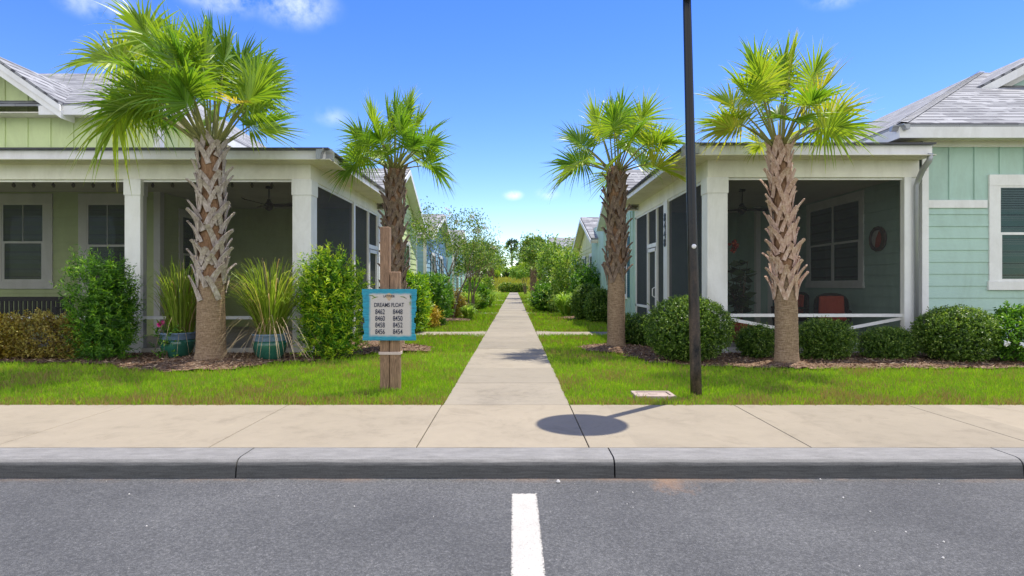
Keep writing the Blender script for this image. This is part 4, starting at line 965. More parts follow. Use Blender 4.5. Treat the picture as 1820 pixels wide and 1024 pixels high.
def default_fans(n, seed, lp=(.65, .95), Rb=(.72, .88), elhi=86, ello=8, droop=(.5, .9), yel=(0, .25), az0=0, **kw):
    random.seed(seed); out = []
    for i in range(n):
        t = (i + .5) / n; azm = az0 + i * 137.5 + random.gauss(0, 8); elv = elhi - (elhi - ello) * t ** .85 + random.gauss(0, 4)
        out.append((azm, elv, lp[0] + (lp[1] - lp[0]) * max(0, 1 - t * random.uniform(.7, 1.3)), random.uniform(*Rb), random.uniform(*droop), dict(yel=random.uniform(*yel), sag=random.uniform(.02, .16), roll=random.choice((-1, 1)) * random.uniform(.1, 1.25), fold=random.uniform(.2, .6), bend=R(max(0, (75 - elv)) * random.uniform(.0, .6)), **kw)))
    return out
# the tall left palm
Y1 = 9.86
f1 = default_fans(25, 3, lp=(.72, 1.5), Rb=(.84, 1.02), ello=38, elhi=89, droop=(.2, .6), yel=(-.15, .10), wseg=.034)
f1 += [(180, 50, 2.05, 1.0, .7, dict(yel=.22, sag=.10, wseg=.036, bend=R(10), roll=.9)), (185, 40, 1.6, .95, 1.2, dict(yel=.2, sag=.16, bend=R(75), roll=1.1)), (172, 60, 1.9, 1.0, .6, dict(yel=.05, sag=.10, roll=-.8)),
       (200, 55, 1.9, .9, .8, dict(yel=.16, sag=.12, bend=R(45), roll=-.9)), (165, 70, 1.75, 1.0, .4, dict(sag=.05, roll=.9)), (190, 66, 1.95, 1.0, .5, dict(sag=.06, yel=.1, roll=-1.1)), (195, 42, 1.15, .85, .9, dict(yel=.05, sag=.12, bend=R(30), roll=.8)), (-15, 52, 1.1, .85, .7, dict(sag=.12, bend=R(25), roll=1.0)), (8, 62, 1.2, .9, .6, dict(sag=.1, roll=-.9)),
       (-40, 48, .95, .55, .9, dict(sag=.1, bend=R(40), yel=.62, nseg=22)), (-95, 62, 1.2, .9, .6, dict(sag=.1, bend=R(0))), (-80, 45, 1.0, .9, .7, dict(sag=.1, bend=R(10))), (-120, 50, 1.1, .9, .7, dict(sag=.1, bend=R(10)))]
palm('cabbage_palm', 'largest and fullest palm, at left beside two glazed pots, one frond arching far left', -5.06, Y1, 3.62, .285, .225, .172, 1.30, f1, 21, 'palm_boot', bw=.098)
f2 = default_fans(20, 5, lp=(.55, 1.02), Rb=(.72, .84), ello=24, elhi=88, droop=(.25, .6), yel=(-.1, .15), wseg=.034)
f2 += [(185, 38, .7, .74, .9, dict(bend=R(45), roll=.8)), (-10, 35, .7, .74, .9, dict(bend=R(50), roll=-.8)), (-90, 45, .6, .72, .8, dict(bend=R(40)))]
palm('cabbage_palm', 'dark barked palm behind the turquoise address sign', -2.41, 11.9, 3.66, .23, .185, .15, 1.05, f2, 22, 'palm_boot_dark', ring=5, bw=.084)
f3 = default_fans(20, 8, lp=(.56, 1.04), Rb=(.74, .86), ello=22, elhi=88, droop=(.25, .6), yel=(-.08, .30), wseg=.034)
f3 += [(205, 15, .75, .78, 1.0, dict(yel=.15, sag=.1, bend=R(35))), (-25, 55, .95, .85, .5, dict(yel=.1, bend=R(30)))]
palm('cabbage_palm', 'dark barked palm between the walkway and the porch numbered 8448', 2.07, 12.0, 3.62, .21, .178, .15, 1.55, f3, 23, 'palm_boot_dark', ring=5, bw=.08)
f4 = default_fans(20, 14, lp=(.60, 1.2), Rb=(.72, .82), ello=32, elhi=88, droop=(.25, .6), yel=(-.05, .36), wseg=.034)
f4 += [(190, 42, .8, .76, .7, dict(bend=R(20), roll=.8, yel=.3)), (-8, 42, .75, .74, .7, dict(bend=R(20), roll=-.8)), (-95, 50, .6, .72, .8, dict(bend=R(35)))]
palm('cabbage_palm', 'palm with pale pinkish leaf bases in front of the right porch opening', 4.38, 9.5, 3.55, .215, .178, .13, 1.28, f4, 24, 'palm_boot_pink', lean=(-.12, 0), ring=5, bw=.084)

# ------------------------------------------------------------------ shrubs
def bush(name, label, x, y, rx, ry, h, nshoot, per, L, W, m, cat='shrub', z0=0.0, shape='egg', lump=.16, shoot=.14, upb=.6, hi=.30, group=None, seed=0, parent=None, inner=.35, stems=8, core=0):
    global RNG
    RNG = np.random.default_rng(100 + seed)
    T = parent or thing(name, label, cat, (x, y, 0), group)
    d = unit(RNG.normal(size=(nshoot, 3)))
    lum = np.zeros(nshoot)
    for i in range(9):
        c = unit(RNG.normal(size=3)); lum += np.maximum(0, (d @ c) - .55) * RNG.uniform(-1, 1.6) * 2
    rr = (1 + lump * lum) * (1 - inner * RNG.random(nshoot) ** 2.2)
    rr = np.where(RNG.random(nshoot) < .035, rr * RNG.uniform(1.06, 1.2, nshoot), rr)
    if shape == 'box':
        k = 1 / (np.abs(d[:, 0]) ** 3.2 + np.abs(d[:, 1]) ** 3.2 + np.abs(d[:, 2]) ** 3.2) ** (1 / 3.2); e = d * k[:, None]
    else: e = d.copy()
    cz = z0 + h * .5
    P = np.stack([x + e[:, 0] * rx * rr, y + e[:, 1] * ry * rr, cz + e[:, 2] * h * .5 * rr], 1)
    P[:, 2] = np.maximum(P[:, 2], z0 + .03 + .1 * RNG.random(nshoot))
    out = unit(e * np.array([1 / rx, 1 / ry, 2 / h])); sd = unit(out * (1 - upb) + np.array([0, 0, upb]) + RNG.normal(size=(nshoot, 3)) * .28)
    sl = shoot * RNG.uniform(.5, 1.5, nshoot)
    Pi = np.repeat(P, per, 0); sdi = np.repeat(sd, per, 0); sli = np.repeat(sl, per); t = np.tile(np.linspace(0, 1, per), nshoot)
    Pl = Pi + sdi * (sli * t)[:, None]
    D = unit(sdi * .55 + unit(RNG.normal(size=Pl.shape)) * .9)
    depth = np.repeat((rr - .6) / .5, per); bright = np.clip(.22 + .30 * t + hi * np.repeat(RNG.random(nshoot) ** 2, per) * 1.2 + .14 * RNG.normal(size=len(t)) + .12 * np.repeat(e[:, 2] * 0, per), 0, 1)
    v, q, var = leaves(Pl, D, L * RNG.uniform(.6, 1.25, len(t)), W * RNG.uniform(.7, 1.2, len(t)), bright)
    if core:
        d2 = unit(RNG.normal(size=(core, 3))); e2 = d2.copy()
        if shape == 'box': e2 = d2 / (np.abs(d2) ** 3.2).sum(1, keepdims=True) ** (1 / 3.2)
        k2 = (.45 + .42 * RNG.random(core))[:, None]; P2 = np.array([x, y, cz]) + e2 * k2 * np.array([rx, ry, h * .5]); P2[:, 2] = np.maximum(P2[:, 2], z0 + .03)
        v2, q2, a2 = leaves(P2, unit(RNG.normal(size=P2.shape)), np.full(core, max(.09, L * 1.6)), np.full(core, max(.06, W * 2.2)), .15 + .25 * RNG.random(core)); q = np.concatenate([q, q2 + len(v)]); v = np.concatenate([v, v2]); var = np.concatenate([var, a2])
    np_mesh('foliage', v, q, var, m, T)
    if stems:
        g = G(); random.seed(seed)
        for i in range(stems):
            a = random.uniform(0, 6.28); k = random.uniform(.2, .75); ex, ey = x + math.cos(a) * rx * k, y + math.sin(a) * ry * k
            g.tube([(x + (ex - x) * .25, y + (ey - y) * .25, z0), (x + (ex - x) * .6, y + (ey - y) * .6, z0 + h * .4), (ex, ey, z0 + h * random.uniform(.7, .95))], [.016, .011, .005], 5)
        g.build('stems', 'twig', T)
    return T
Yb = 10.35
bush('podocarpus_shrub', 'tall bright green leafy shrub beside the corner column of the left porch', X(586, 10.5), 10.5, .43, .4, 1.72, 1200, 15, .085, .017, 'podocarpus_bright', shape='box', lump=.38, shoot=.24, upb=.55, hi=.55, seed=1, inner=.5, core=1500)
bush('podocarpus_shrub', 'tall dark green leafy shrub in front of the middle left porch column', X(192, Yb), Yb, .35, .34, 1.56, 900, 14, .085, .016, 'podocarpus', shape='box', lump=.38, shoot=.23, upb=.55, hi=.3, seed=2, inner=.5, core=1500)
bush('low_shrub', 'low brown and gold shrub before the bench, left of the dark leafy shrub', X(75, Yb), Yb + .1, .85, .42, .72, 1500, 8, .045, .026, 'dry_shrub', lump=.25, shoot=.10, upb=.4, hi=.2, seed=3, inner=.5)
bush('low_shrub', 'low golden leaved shrub cut off by the left edge', X(-25, Yb), Yb, .55, .42, .70, 1000, 8, .055, .035, 'yellow_shrub', lump=.25, shoot=.10, upb=.4, hi=.2, seed=4, inner=.5)
BX = 'clipped shrubs along the right house'
bush('boxwood_shrub', 'largest round clipped shrub, behind the lamp pole', X(1226, 10.0), 10.1, .67, .62, 1.07, 4200, 5, .034, .020, 'boxwood', lump=.07, shoot=.05, upb=.3, seed=5, inner=.18, core=2600, group=BX)
bush('boxwood_shrub', 'small shrub between the big round shrub and the pale palm', X(1347, 10.4), 10.5, .31, .3, .58, 1500, 5, .032, .018, 'boxwood', lump=.15, shoot=.07, upb=.4, seed=6, inner=.3, core=2600, group=BX)
bush('boxwood_shrub', 'low rounded shrub just right of the pale palm trunk', X(1468, 10.3), 10.35, .48, .4, .68, 2400, 5, .032, .018, 'boxwood', lump=.15, shoot=.07, upb=.4, seed=7, inner=.3, core=2600, group=BX)
bush('boxwood_shrub', 'lowest spreading shrub below the downspout', X(1588, 10.4), 10.5, .48, .4, .50, 2000, 5, .032, .018, 'boxwood', lump=.15, shoot=.07, upb=.4, seed=8, inner=.3, core=2600, group=BX)
bush('boxwood_shrub', 'wide clipped dark shrub under the teal siding, left of the white flowers', X(1706, 10.0), 10.15, .58, .52, .89, 3400, 5, .034, .020, 'boxwood', shape='egg', lump=.08, shoot=.05, upb=.3, seed=9, inner=.2, core=2600, group=BX)
T = bush('flowering_shrub', 'leafy green shrub with white flowers at the right edge below the window', X(1815, 9.9), 10.0, .50, .45, .86, 900, 9, .06, .03, 'podocarpus', lump=.2, shoot=.10, upb=.45, seed=10, inner=.4)
def blossoms(T, pts, r, m, n=14):
    P = []; D = []
    for p in pts:
        for i in range(n): P.append(p); D.append(np.array(random_unit()))
    P = np.array(P, float); D = unit(np.array(D)); v, q, var = leaves(P, D, np.full(len(P), r), np.full(len(P), r * .7), np.zeros(len(P))); np_mesh('flowers', v, q, var, m, T)
def random_unit():
    v = Vector((random.gauss(0, 1), random.gauss(0, 1), random.gauss(0, 1))).normalized(); return tuple(v)
blossoms(T, [(X(1815, 9.6), 9.55, Z(612, 9.55)), (X(1790, 9.6), 9.6, .35), (X(1835, 9.6), 9.5, .55)], .06, 'bloom_white')
bush('boxwood_shrub', 'low dark shrub right behind the trunk of the walkway palm', X(1132, 12.5), 12.7, .36, .5, .62, 1200, 5, .036, .022, 'boxwood', lump=.15, shoot=.07, upb=.4, seed=11, inner=.3, core=2600, group=BX)
# beyond the palms, left
bush('podocarpus_shrub', 'bright hedge shrub against the lime wall behind the address sign', X(722, 16), 16.4, .46, .7, 1.52, 1200, 9, .10, .025, 'podocarpus_bright', shape='box', lump=.2, shoot=.16, upb=.5, hi=.35, seed=12, inner=.4, core=1500)
bush('podocarpus_shrub', 'dark green hedge shrub beyond the bright one, against the lime wall', X(765, 19), 19.2, .48, .8, 1.5, 1100, 9, .11, .026, 'podocarpus', shape='box', lump=.2, shoot=.16, upb=.5, hi=.3, seed=13, inner=.4, core=1500)
bush('low_shrub', 'small golden shrub at the lawn edge right of the address sign', X(757, 17.6), 17.8, .34, .34, .66, 380, 8, .07, .03, 'yellow_shrub', lump=.3, shoot=.16, upb=.5, hi=.2, seed=14, inner=.5)
bush('low_shrub', 'reddish brown shrub behind the nearest crape myrtle', X(800, 22.5), 23, .42, .4, 1.0, 500, 8, .10, .045, 'dry_shrub', lump=.3, shoot=.2, upb=.5, hi=.2, seed=15, inner=.5)
bush('podocarpus_shrub', 'dark rounded shrub in the left bed beyond the crape myrtles', X(848, 31), 31, .6, .6, 1.25, 500, 8, .14, .05, 'podocarpus', lump=.2, shoot=.15, seed=16)
bush('leafy_shrub', 'pale green loose shrub far in the left bed', X(858, 38), 38, .6, .6, 1.6, 450, 8, .18, .08, 'light_leaf', lump=.3, shoot=.3, seed=17, inner=.5)
bush('leafy_shrub', 'yellow green tall shrub behind the left crape myrtle trunks', X(838, 33), 33.5, .5, .5, 1.5, 350, 8, .16, .08, 'light_leaf', lump=.3, shoot=.3, seed=18, inner=.5)
# beyond the palms, right
bush('boxwood_shrub', 'round dark clipped shrub at the corner of the right lawn', X(1046, 21.5), 22, .56, .56, 1.28, 1900, 5, .06, .035, 'boxwood', lump=.08, shoot=.06, upb=.3, seed=19, inner=.2, core=2600, group=BX)
bush('boxwood_shrub', 'second round clipped shrub, tucked beside the walkway palm', X(1068, 20.3), 20.6, .48, .48, 1.12, 1600, 5, .06, .035, 'boxwood', lump=.08, shoot=.06, upb=.3, seed=20, inner=.2, core=2600, group=BX)
bush('podocarpus_shrub', 'dark upright leafy shrub below the shuttered window of the yellow cottage', X(1050, 25.5), 25.8, .75, .6, 1.75, 600, 9, .15, .04, 'podocarpus', shape='box', lump=.2, shoot=.25, upb=.6, seed=21, inner=.4, core=1500)
bush('leafy_shrub', 'loose yellow green shrub arching over the strappy plants on the right', X(1010, 27), 27.3, .65, .6, 2.75, 420, 8, .15, .075, 'light_leaf', lump=.35, shoot=.4, upb=.55, hi=.5, seed=22, inner=.6)
bush('leafy_shrub', 'bright shrub left of the arching one, beside the right lawn', X(985, 31), 31, .7, .6, 3.1, 500, 8, .16, .08, 'light_leaf', lump=.3, shoot=.3, seed=23, inner=.6)
bush('podocarpus_shrub', 'dark shrub by the right edge of the walkway before the bright shrubs', X(972, 28.3), 28.5, .65, .6, 1.15, 450, 8, .14, .05, 'podocarpus', lump=.2, shoot=.2, seed=24, inner=.4, core=1500)

def tuft(name, label, x, y, z0, n, h, spread, wd, m, cat='plant', seed=0, parent=None, lo=.45, dead=0, base=.12, part='leaves', curl=1.0):
    rng = np.random.default_rng(seed); T = parent or thing(name, label, cat, (x, y, 0)); a = rng.uniform(0, 2 * np.pi, n); s = rng.random(n) ** .7 * spread; hh = h * rng.uniform(.5, 1, n) * (1 - .25 * s / max(spread, .01)); bx = x + np.cos(a) * base * rng.random(n); by = y + np.sin(a) * base * rng.random(n)
    isd = np.arange(n) < dead; s = np.where(isd, spread * rng.uniform(.9, 1.4, n), s); hh = np.where(isd, h * rng.uniform(.05, .32, n), hh)
    V = []; A = []; K = 6; side = np.stack([-np.sin(a + rng.normal(0, .7, n)), np.cos(a), 0 * a], 1); var = np.clip(rng.normal(.72, .14, n), lo, 1); var = np.where(rng.random(n) < .12, rng.uniform(0, .3, n), var); var = np.where(isd, rng.uniform(.1, .3, n), var)
    for j in range(K + 1):
        t = j / K; r = s * (t ** (1.15 * curl)); zz = z0 + hh * (np.sin(t * np.pi * .5 * (1 + .35 * s / max(spread, .01)))) ; zz = np.where(isd, z0 + hh * np.sin(t * np.pi) - t * t * z0 * .8, zz)
        c = np.stack([bx + np.cos(a) * r, by + np.sin(a) * r, zz], 1); ww = np.where(isd, .55, 1.0)[:, None] * wd * (1 - t) ** .6 * .5
        V.append(c - side * ww); V.append(c + side * ww); A.append(var + .1 * t * 0); A.append(var)
    V = np.stack(V, 1).reshape(-1, 3); A = np.stack(A, 1).ravel(); b = (np.arange(n) * 2 * (K + 1))[:, None] + (np.arange(K) * 2)[None, :]; b = b.ravel(); q = np.stack([b, b + 1, b + 3, b + 2], 1)
    np_mesh(part, V, q, A, m, T); return T
for i, (px, yy, lab) in enumerate(((1006, 24.5, 'strappy light green clump at the right lawn edge before the loose yellow green shrub'), (1030, 24, 'strappy clump beside the round clipped shrub of the right lawn'), (962, 30, 'strappy clump on the walkway side of the dark right shrub'),
                                 (838, 29, 'strappy pale clump under the left crape myrtles'), (868, 34, 'strappy clump nearer the walkway in the far left bed'), (822, 26.5, 'small strappy clump behind the nearest crape myrtle trunks'), (832, 22.3, 'low yellow green tuft right of the nearest crape myrtle'))):
    tuft('strappy_plant', lab, X(px, yy), yy, 0, 380, 1.15 if i < 5 else .6, .8 if i < 6 else .35, .05, 'strap_leaf', seed=30 + i, lo=.2)

# potted grasses
def pot(px, yy, label, seed, pink=False):
    x = X(px, yy); T = thing('glazed_pot', 'large ' + label, 'pot', (x, yy, 0), 'glazed pots before the left porch')
    g = G(); g.lathe([(.15, .0), (.18, .02), (.24, .11), (.28, .23), (.285, .30), (.27, .34)], (x, yy, 0), 28); g.build('body', 'ceramic_teal', T, smooth=True)
    g = G(); g.lathe([(.272, .34), (.282, .355), (.276, .43), (.30, .445), (.30, .465), (.27, .465), (.26, .42), (.0, .41)], (x, yy, 0), 28); b = g.build('rim', 'ceramic_blue', T, smooth=True)
    g = G(); g.lathe([(.255, .42), (.255, .43), (.0, .435)], (x, yy, 0), 20); g.build('soil', 'soil', T); return T, x
pot(480, 10.2, 'teal glazed pot right of the tallest palm trunk', 1); pot(316, 10.45, 'teal glazed pot left of the tallest palm trunk', 2)
tuft('fountain_grass', 'tall spiky grass with dry straw blades in the right glazed pot', X(480, 10.2), 10.2, .42, 620, 1.48, 1.0, .019, 'pampas', seed=41, lo=.5, dead=90, base=.2, cat='grass plant')
tuft('fountain_grass', 'tall spiky grass in the left glazed pot, beside a pink flower', X(322, 10.45), 10.45, .42, 420, 1.50, .66, .018, 'pampas', seed=42, lo=.5, dead=14, base=.2, cat='grass plant')
T = bush('flower', 'pink flower on a leafy stem rising beside the left glazed pot', X(292, 10.15), 10.2, .16, .12, .70, 60, 7, .06, .03, 'podocarpus', cat='flower', lump=.3, shoot=.1, seed=44, inner=.9, stems=3)
blossoms(T, [(X(283, 10.1), 10.1, Z(577, 10.1)), (X(286, 10.1), 10.12, Z(574, 10.1))], .055, 'hot_pink', 16)

# ------------------------------------------------------------------ small trees
def tree(name, label, x, y, h, spread, ntr, leafn, L, W, m, seed, zc=.45, flowers=0, bark='myrtle_bark', cat='tree', group=None, rb=.05, zlo=.5):
    rnd = random.Random(seed); rng = np.random.default_rng(seed); T = thing(name, label, cat, (x, y, 0), group); g = G(); tips = []
    def grow(p, d, L_, r, lev):
        pts = [p]; rr = [r]
        for i in range(3):
            d = (d + Vector((rnd.gauss(0, .10), rnd.gauss(0, .10), rnd.gauss(.03, .05)))).normalized(); p = p + d * L_ / 3; pts.append(p); rr.append(r * (1 - .16 * (i + 1)))
        g.tube(pts, rr, 6 if lev < 2 else 4)
        if lev >= 2: tips.extend(pts[1:])
        if lev >= 4: return
        for k in range(3 if lev > 0 else 3):
            a = rnd.uniform(0, 6.28); tilt = rnd.uniform(.35, .8); s = d.orthogonal().normalized(); s = Matrix.Rotation(a, 3, d) @ s
            nd = (d * math.cos(tilt) + s * math.sin(tilt) * spread).normalized(); grow(p, nd, L_ * rnd.uniform(.48, .72), rr[-1] * .68, lev + 1)
    for i in range(ntr):
        a = 6.28 * i / ntr + rnd.uniform(-.4, .4); lean = rnd.uniform(.03, .11); grow(Vector((x + math.cos(a) * .12, y + math.sin(a) * .12, -.03)), Vector((math.cos(a) * lean, math.sin(a) * lean, 1)).normalized(), h * zc, rb, 0)
    g.build('trunk', bark, T, smooth=True)
    tp = np.array([tuple(t) for t in tips if t[2] > h * zlo]); idx = rng.integers(0, len(tp), leafn); P = tp[idx] + rng.normal(size=(leafn, 3)) * np.array([.13, .13, .11]) * (h / 3); sh = rng.random(len(tp))[idx]
    D = unit(rng.normal(size=(leafn, 3)) + np.array([0, 0, .1])); var = np.clip(.15 + .5 * sh + .15 * rng.normal(size=leafn), 0, 1)
    v, q, var = leaves(P, D, L * rng.uniform(.6, 1.3, leafn), W * rng.uniform(.7, 1.2, leafn), var); np_mesh('crown', v, q, var, m, T)
    if flowers:
        hi_ = tp[np.argsort(tp[:, 2])[-len(tp) // 2:]]; c = hi_[rng.integers(0, len(hi_), flowers)]; P = np.repeat(c, 26, 0) + rng.normal(size=(flowers * 26, 3)) * .05; v, q, var = leaves(P, unit(rng.normal(size=P.shape)), np.full(len(P), .05), np.full(len(P), .04), np.zeros(len(P))); np_mesh('blossom', v, q, var, 'bloom_cream', T)
    return T
MY = 'crape myrtles along the walkway'
tree('crape_myrtle', 'nearest crape myrtle, thin bare trunks and airy crown, left of the walkway', X(800, 22), 21.8, 3.6, .85, 4, 3800, .085, .05, 'myrtle_leaf', 51, zc=.46, zlo=.58, flowers=14, group=MY, rb=.05)
tree('crape_myrtle', 'crape myrtle beyond the nearest one, with cream blooms, left of the walkway', X(838, 28), 28, 3.3, .85, 4, 3200, .11, .06, 'myrtle_leaf', 52, zc=.46, zlo=.56, flowers=14, group=MY, rb=.05)
tree('crape_myrtle', 'third crape myrtle along the left of the walkway, olive crown', X(858, 38), 38.5, 3.8, .8, 4, 2600, .16, .09, 'myrtle_leaf', 53, zc=.4, group=MY, rb=.06)
tree('crape_myrtle', 'farthest crape myrtle on the left, beside the dark trunked palm', X(852, 60), 60, 4.6, .8, 4, 2000, .26, .15, 'myrtle_leaf', 54, zc=.4, group=MY, rb=.07)
tree('crape_myrtle', 'nearest tree with a bushy olive crown right of the walkway', X(962, 45), 44, 4.7, .85, 4, 4200, .17, .10, 'myrtle_leaf', 55, zc=.40, group=MY, rb=.07)
tree('crape_myrtle', 'tree behind the nearest olive crown on the right, its top spiky', X(966, 57), 57, 6.2, .75, 4, 3000, .24, .13, 'myrtle_leaf', 56, zc=.4, group=MY, rb=.08)
tree('crape_myrtle', 'spreading tree reaching toward the yellow cottage on the right', X(1000, 35), 36, 3.9, 1.0, 3, 2600, .15, .08, 'myrtle_leaf', 57, zc=.42, flowers=8, group=MY, rb=.05)
tree('leafy_tree', 'bright yellow green round tree near the far end of the walkway', X(934, 84), 84, 4.8, .9, 3, 2200, .34, .22, 'light_leaf', 58, zc=.4, rb=.09)
tree('leafy_tree', 'dark green tree at the far left end of the walkway', X(872, 92), 92, 5.6, .9, 3, 2200, .36, .22, 'myrtle_leaf', 59, zc=.4, rb=.09)
f5 = default_fans(18, 61, lp=(.6, .9), Rb=(.7, .9), ello=-10, elhi=80, droop=(.6, 1.0), yel=(0, .25), nseg=20, wseg=.06)
palm('cabbage_palm', 'dark trunked palm far along the left of the walkway', X(872, 48), 48, 2.9, .24, .22, .2, .9, f5, 62, 'palm_boot_dark', group='palms far along the walkway')
palm('cabbage_palm', 'dark trunked palm far along the right of the walkway', X(948, 52), 52, 3.1, .26, .24, .22, .9, f5, 63, 'palm_boot_dark', group='palms far along the walkway')
# tall lone palm on the horizon
def far_palm():
    yy = 190; x = X(909, yy); h = Z(436, yy); T = thing('tall_palm', 'lone tall thin palm on the horizon above the end of the walkway', 'palm tree', (x, yy, 0)); g = G(); g.tube([(x, yy, 0), (x + .2, yy, h * .5), (x, yy, h)], [.35, .28, .25], 8); g.build('trunk', 'pine_bark', T)
    rng = np.random.default_rng(5); n = 420; c = rng.integers(0, 22, n); d = unit(rng.normal(size=(22, 3)) * np.array([1, 1, .8])); P = np.array([x, yy, h]) + d[c] * rng.uniform(.9, 1.5, 22)[c][:, None] * 1.2; D = unit(d[c] * .5 + rng.normal(size=(n, 3)) * .6 + np.array([0, 0, -.1]))
    v, q, var = leaves(P, D, np.full(n, 1.25), np.full(n, .28), rng.random(n)); np_mesh('crown', v, q, var, 'pine_leaf', T)
far_palm()
def far_trees():
    rng = np.random.default_rng(77)
    specs = [(842, 150, 9), (868, 170, 10), (882, 150, 6.2), (899, 155, 5.2), (914, 150, 4.6), (922, 175, 7.5), (934, 165, 12), (944, 180, 15), (958, 150, 13), (975, 170, 12), (800, 170, 9), (1010, 170, 11)]
    labs = ['far tree behind the left crape myrtles', 'far dark tree left of the lone tall palm, second from the left', 'far tree filling the gap left of the lone tall palm, above the clipped hedge', 'lowest far tree, at the foot of the lone tall palm', 'low far tree directly left of the lone tall palm', 'far dark tree directly right of the lone tall palm', 'far conifer second to the right of the lone tall palm', 'tallest far conifer behind the right trees', 'broad far tree behind the spiky right tree', 'far tree behind the arching right shrub', 'far tree showing between the blue cottage and the myrtle', 'far tree above the dark blue cottage']
    for (px, yy, h), lab in zip(specs, labs):
        x = X(px, yy); T = thing('distant_tree', lab, 'tree', (x, yy, 0), 'distant trees'); g = G(); g.tube([(x, yy, 0), (x, yy, h * .5), (x + .2, yy, h * .95)], [.4, .28, .06], 6); g.build('trunk', 'pine_bark', T)
        n = 1500; t = rng.random(n) ** .7; zz = h * (.12 + .88 * t); r = h * .30 * (1 - t * .75) * (.6 + .4 * np.sin(t * 25) ** 2); a = rng.uniform(0, 6.28, n); k = rng.random(n) ** .5
        P = np.stack([x + np.cos(a) * r * k, yy + np.sin(a) * r * k, zz], 1); D = unit(rng.normal(size=(n, 3))); v, q, var = leaves(P, D, np.full(n, .9), np.full(n, .5), rng.random(n)); np_mesh('crown', v, q, var, 'pine_leaf', T)
far_trees()
def far_hedge():
    for i, (px, w_) in enumerate(((899, 2.2), (913, 1.9), (925, 2.2))):
        bush('clipped_hedge', ['low dark hedge left of the far end of the walkway', 'low dark hedge closing the far end of the walkway', 'low dark hedge right of the far end of the walkway'][i], X(px, 103.5), 103.5, w_ * .5, .6, 1.3, 260, 6, .3, .2, 'myrtle_leaf', cat='hedge', shape='box', seed=70 + i, stems=4, shoot=.2)
far_hedge()

# ------------------------------------------------------------------ address sign on posts
def address_sign():
    x0, x1 = X(675, 7.3), X(710.5, 7.3); xm = X(692.3, 7.3)
    P = thing('sign_post', 'pair of strapped timber posts carrying the turquoise sign, one taller', 'post', (xm, 7.35, 0))
    g = G(); g.box(x0, xm - .002, 7.30, 7.415, -.05, 2.02); g.build('tall_post', 'post_wood', P, bevel=.012)
    g = G(); g.box(xm + .004, x1, 7.295, 7.41, -.05, Z(483, 7.3)); g.build('short_post', 'post_wood', P, bevel=.012)
    g = G(); z = Z(628, 7.3); g.box(x0 - .006, x1 + .006, 7.286, 7.294, z - .018, z + .018); g.box(x0 - .006, x1 + .006, 7.416, 7.424, z - .018, z + .018); g.box(x0 - .012, x0 - .004, 7.29, 7.42, z - .018, z + .018); g.box(x1 + .004, x1 + .012, 7.29, 7.42, z - .018, z + .018); g.build('strap', 'strap', P, bevel=.003)
    yy = 7.24; cx = X(692, yy); S = thing('address_sign', 'turquoise plank sign reading DREAMS FLOAT with eight house numbers', 'sign', (cx, yy, 0))
    rnd = random.Random(4); zt, zb = Z(513.5, yy), Z(605.5, yy); n = 9; Lp = []; Rp = []
    for i in range(n):
        za = zt - (zt - zb) * i / n; zc = zt - (zt - zb) * (i + 1) / n; f = 0 if i in (0, n - 1) else 1
        inset = .004 if i == 0 or i == n - 1 else .016 + rnd.uniform(-.008, .014); l = cx - .338 + inset + (.006 if i > 4 else 0); r = cx + .338 - inset - (.012 if i > 3 else 0)
        Lp += [(l + rnd.uniform(-.004, .004), yy, za - .002), (l + rnd.uniform(-.004, .004), yy, zc + .002)]; Rp += [(r + rnd.uniform(-.004, .004), yy, za - .002), (r + rnd.uniform(-.004, .004), yy, zc + .002)]
    g = G(); g.prism(Lp + Rp[::-1], (0, .025, 0)); g.f[0] = g.f[0]; b = g.build('board', 'sign_print', S)
    def txt(body, x, z, size, sx, name, off=.0):
        c = bpy.data.curves.new(name, 'FONT'); c.body = body; c.size = size; c.extrude = .0012; c.offset = off; c.align_x = 'CENTER'; c.align_y = 'CENTER'; 
        o = text_mesh(name, c, 'letter_navy'); o.parent = S; o.rotation_euler = (R(90), 0, 0); o.scale = (sx, 1, 1); o.location = (x - cx, -.003, z)
    txt('DREAMS FLOAT', X(691.5, yy), Z(542.5, yy), .072, .72, 'heading', .0006)
    for i, (a, c_) in enumerate((('8462', '8448'), ('8460', '8450'), ('8458', '8452'), ('8456', '8454'))):
        z = Z(554.7 + i * 11.8, yy); txt(a, X(675.5, yy), z, .088, .68, 'house_numbers', .0008); txt(c_, X(707, yy), z, .088, .68, 'house_numbers', .0008)
    ex, ez = X(691.5, yy), Z(527.3, yy); g = G(); g.prism([(ex - .045, yy - .0015, ez), (ex, yy - .0015, ez - .055), (ex + .045, yy - .0015, ez), (ex + .03, yy - .0015, ez + .03), (ex, yy - .0015, ez + .045), (ex - .03, yy - .0015, ez + .03)], (0, .0014, 0)); g.build('emblem', 'emblem_tan', S)
    txt('LATITUDE', ex, ez + .004, .042, .72, 'emblem_lettering', .0005)
    V = []; rng = np.random.default_rng(3)
    P_ = []; D_ = []
    for (qx, qz, dx) in ((X(655, yy), Z(525, yy), 1), (X(673, yy), Z(528, yy), -1), (X(710, yy), Z(527, yy), 1), (X(727, yy), Z(525, yy), .2), (X(729, yy), Z(535, yy), 0)):
        for k in range(9):
            a = -.3 + .12 * k; P_.append((qx + dx * .006 * k, yy - .002, qz)); D_.append((dx * math.cos(a), -.02, -math.sin(a) * .6 - .2))
    v, q, var = leaves(np.array(P_), unit(np.array(D_)), np.full(len(P_), .055), np.full(len(P_), .008), rng.random(len(P_)), 0); np_mesh('painted_fronds', v, q, var, 'strap_leaf', S)
address_sign()

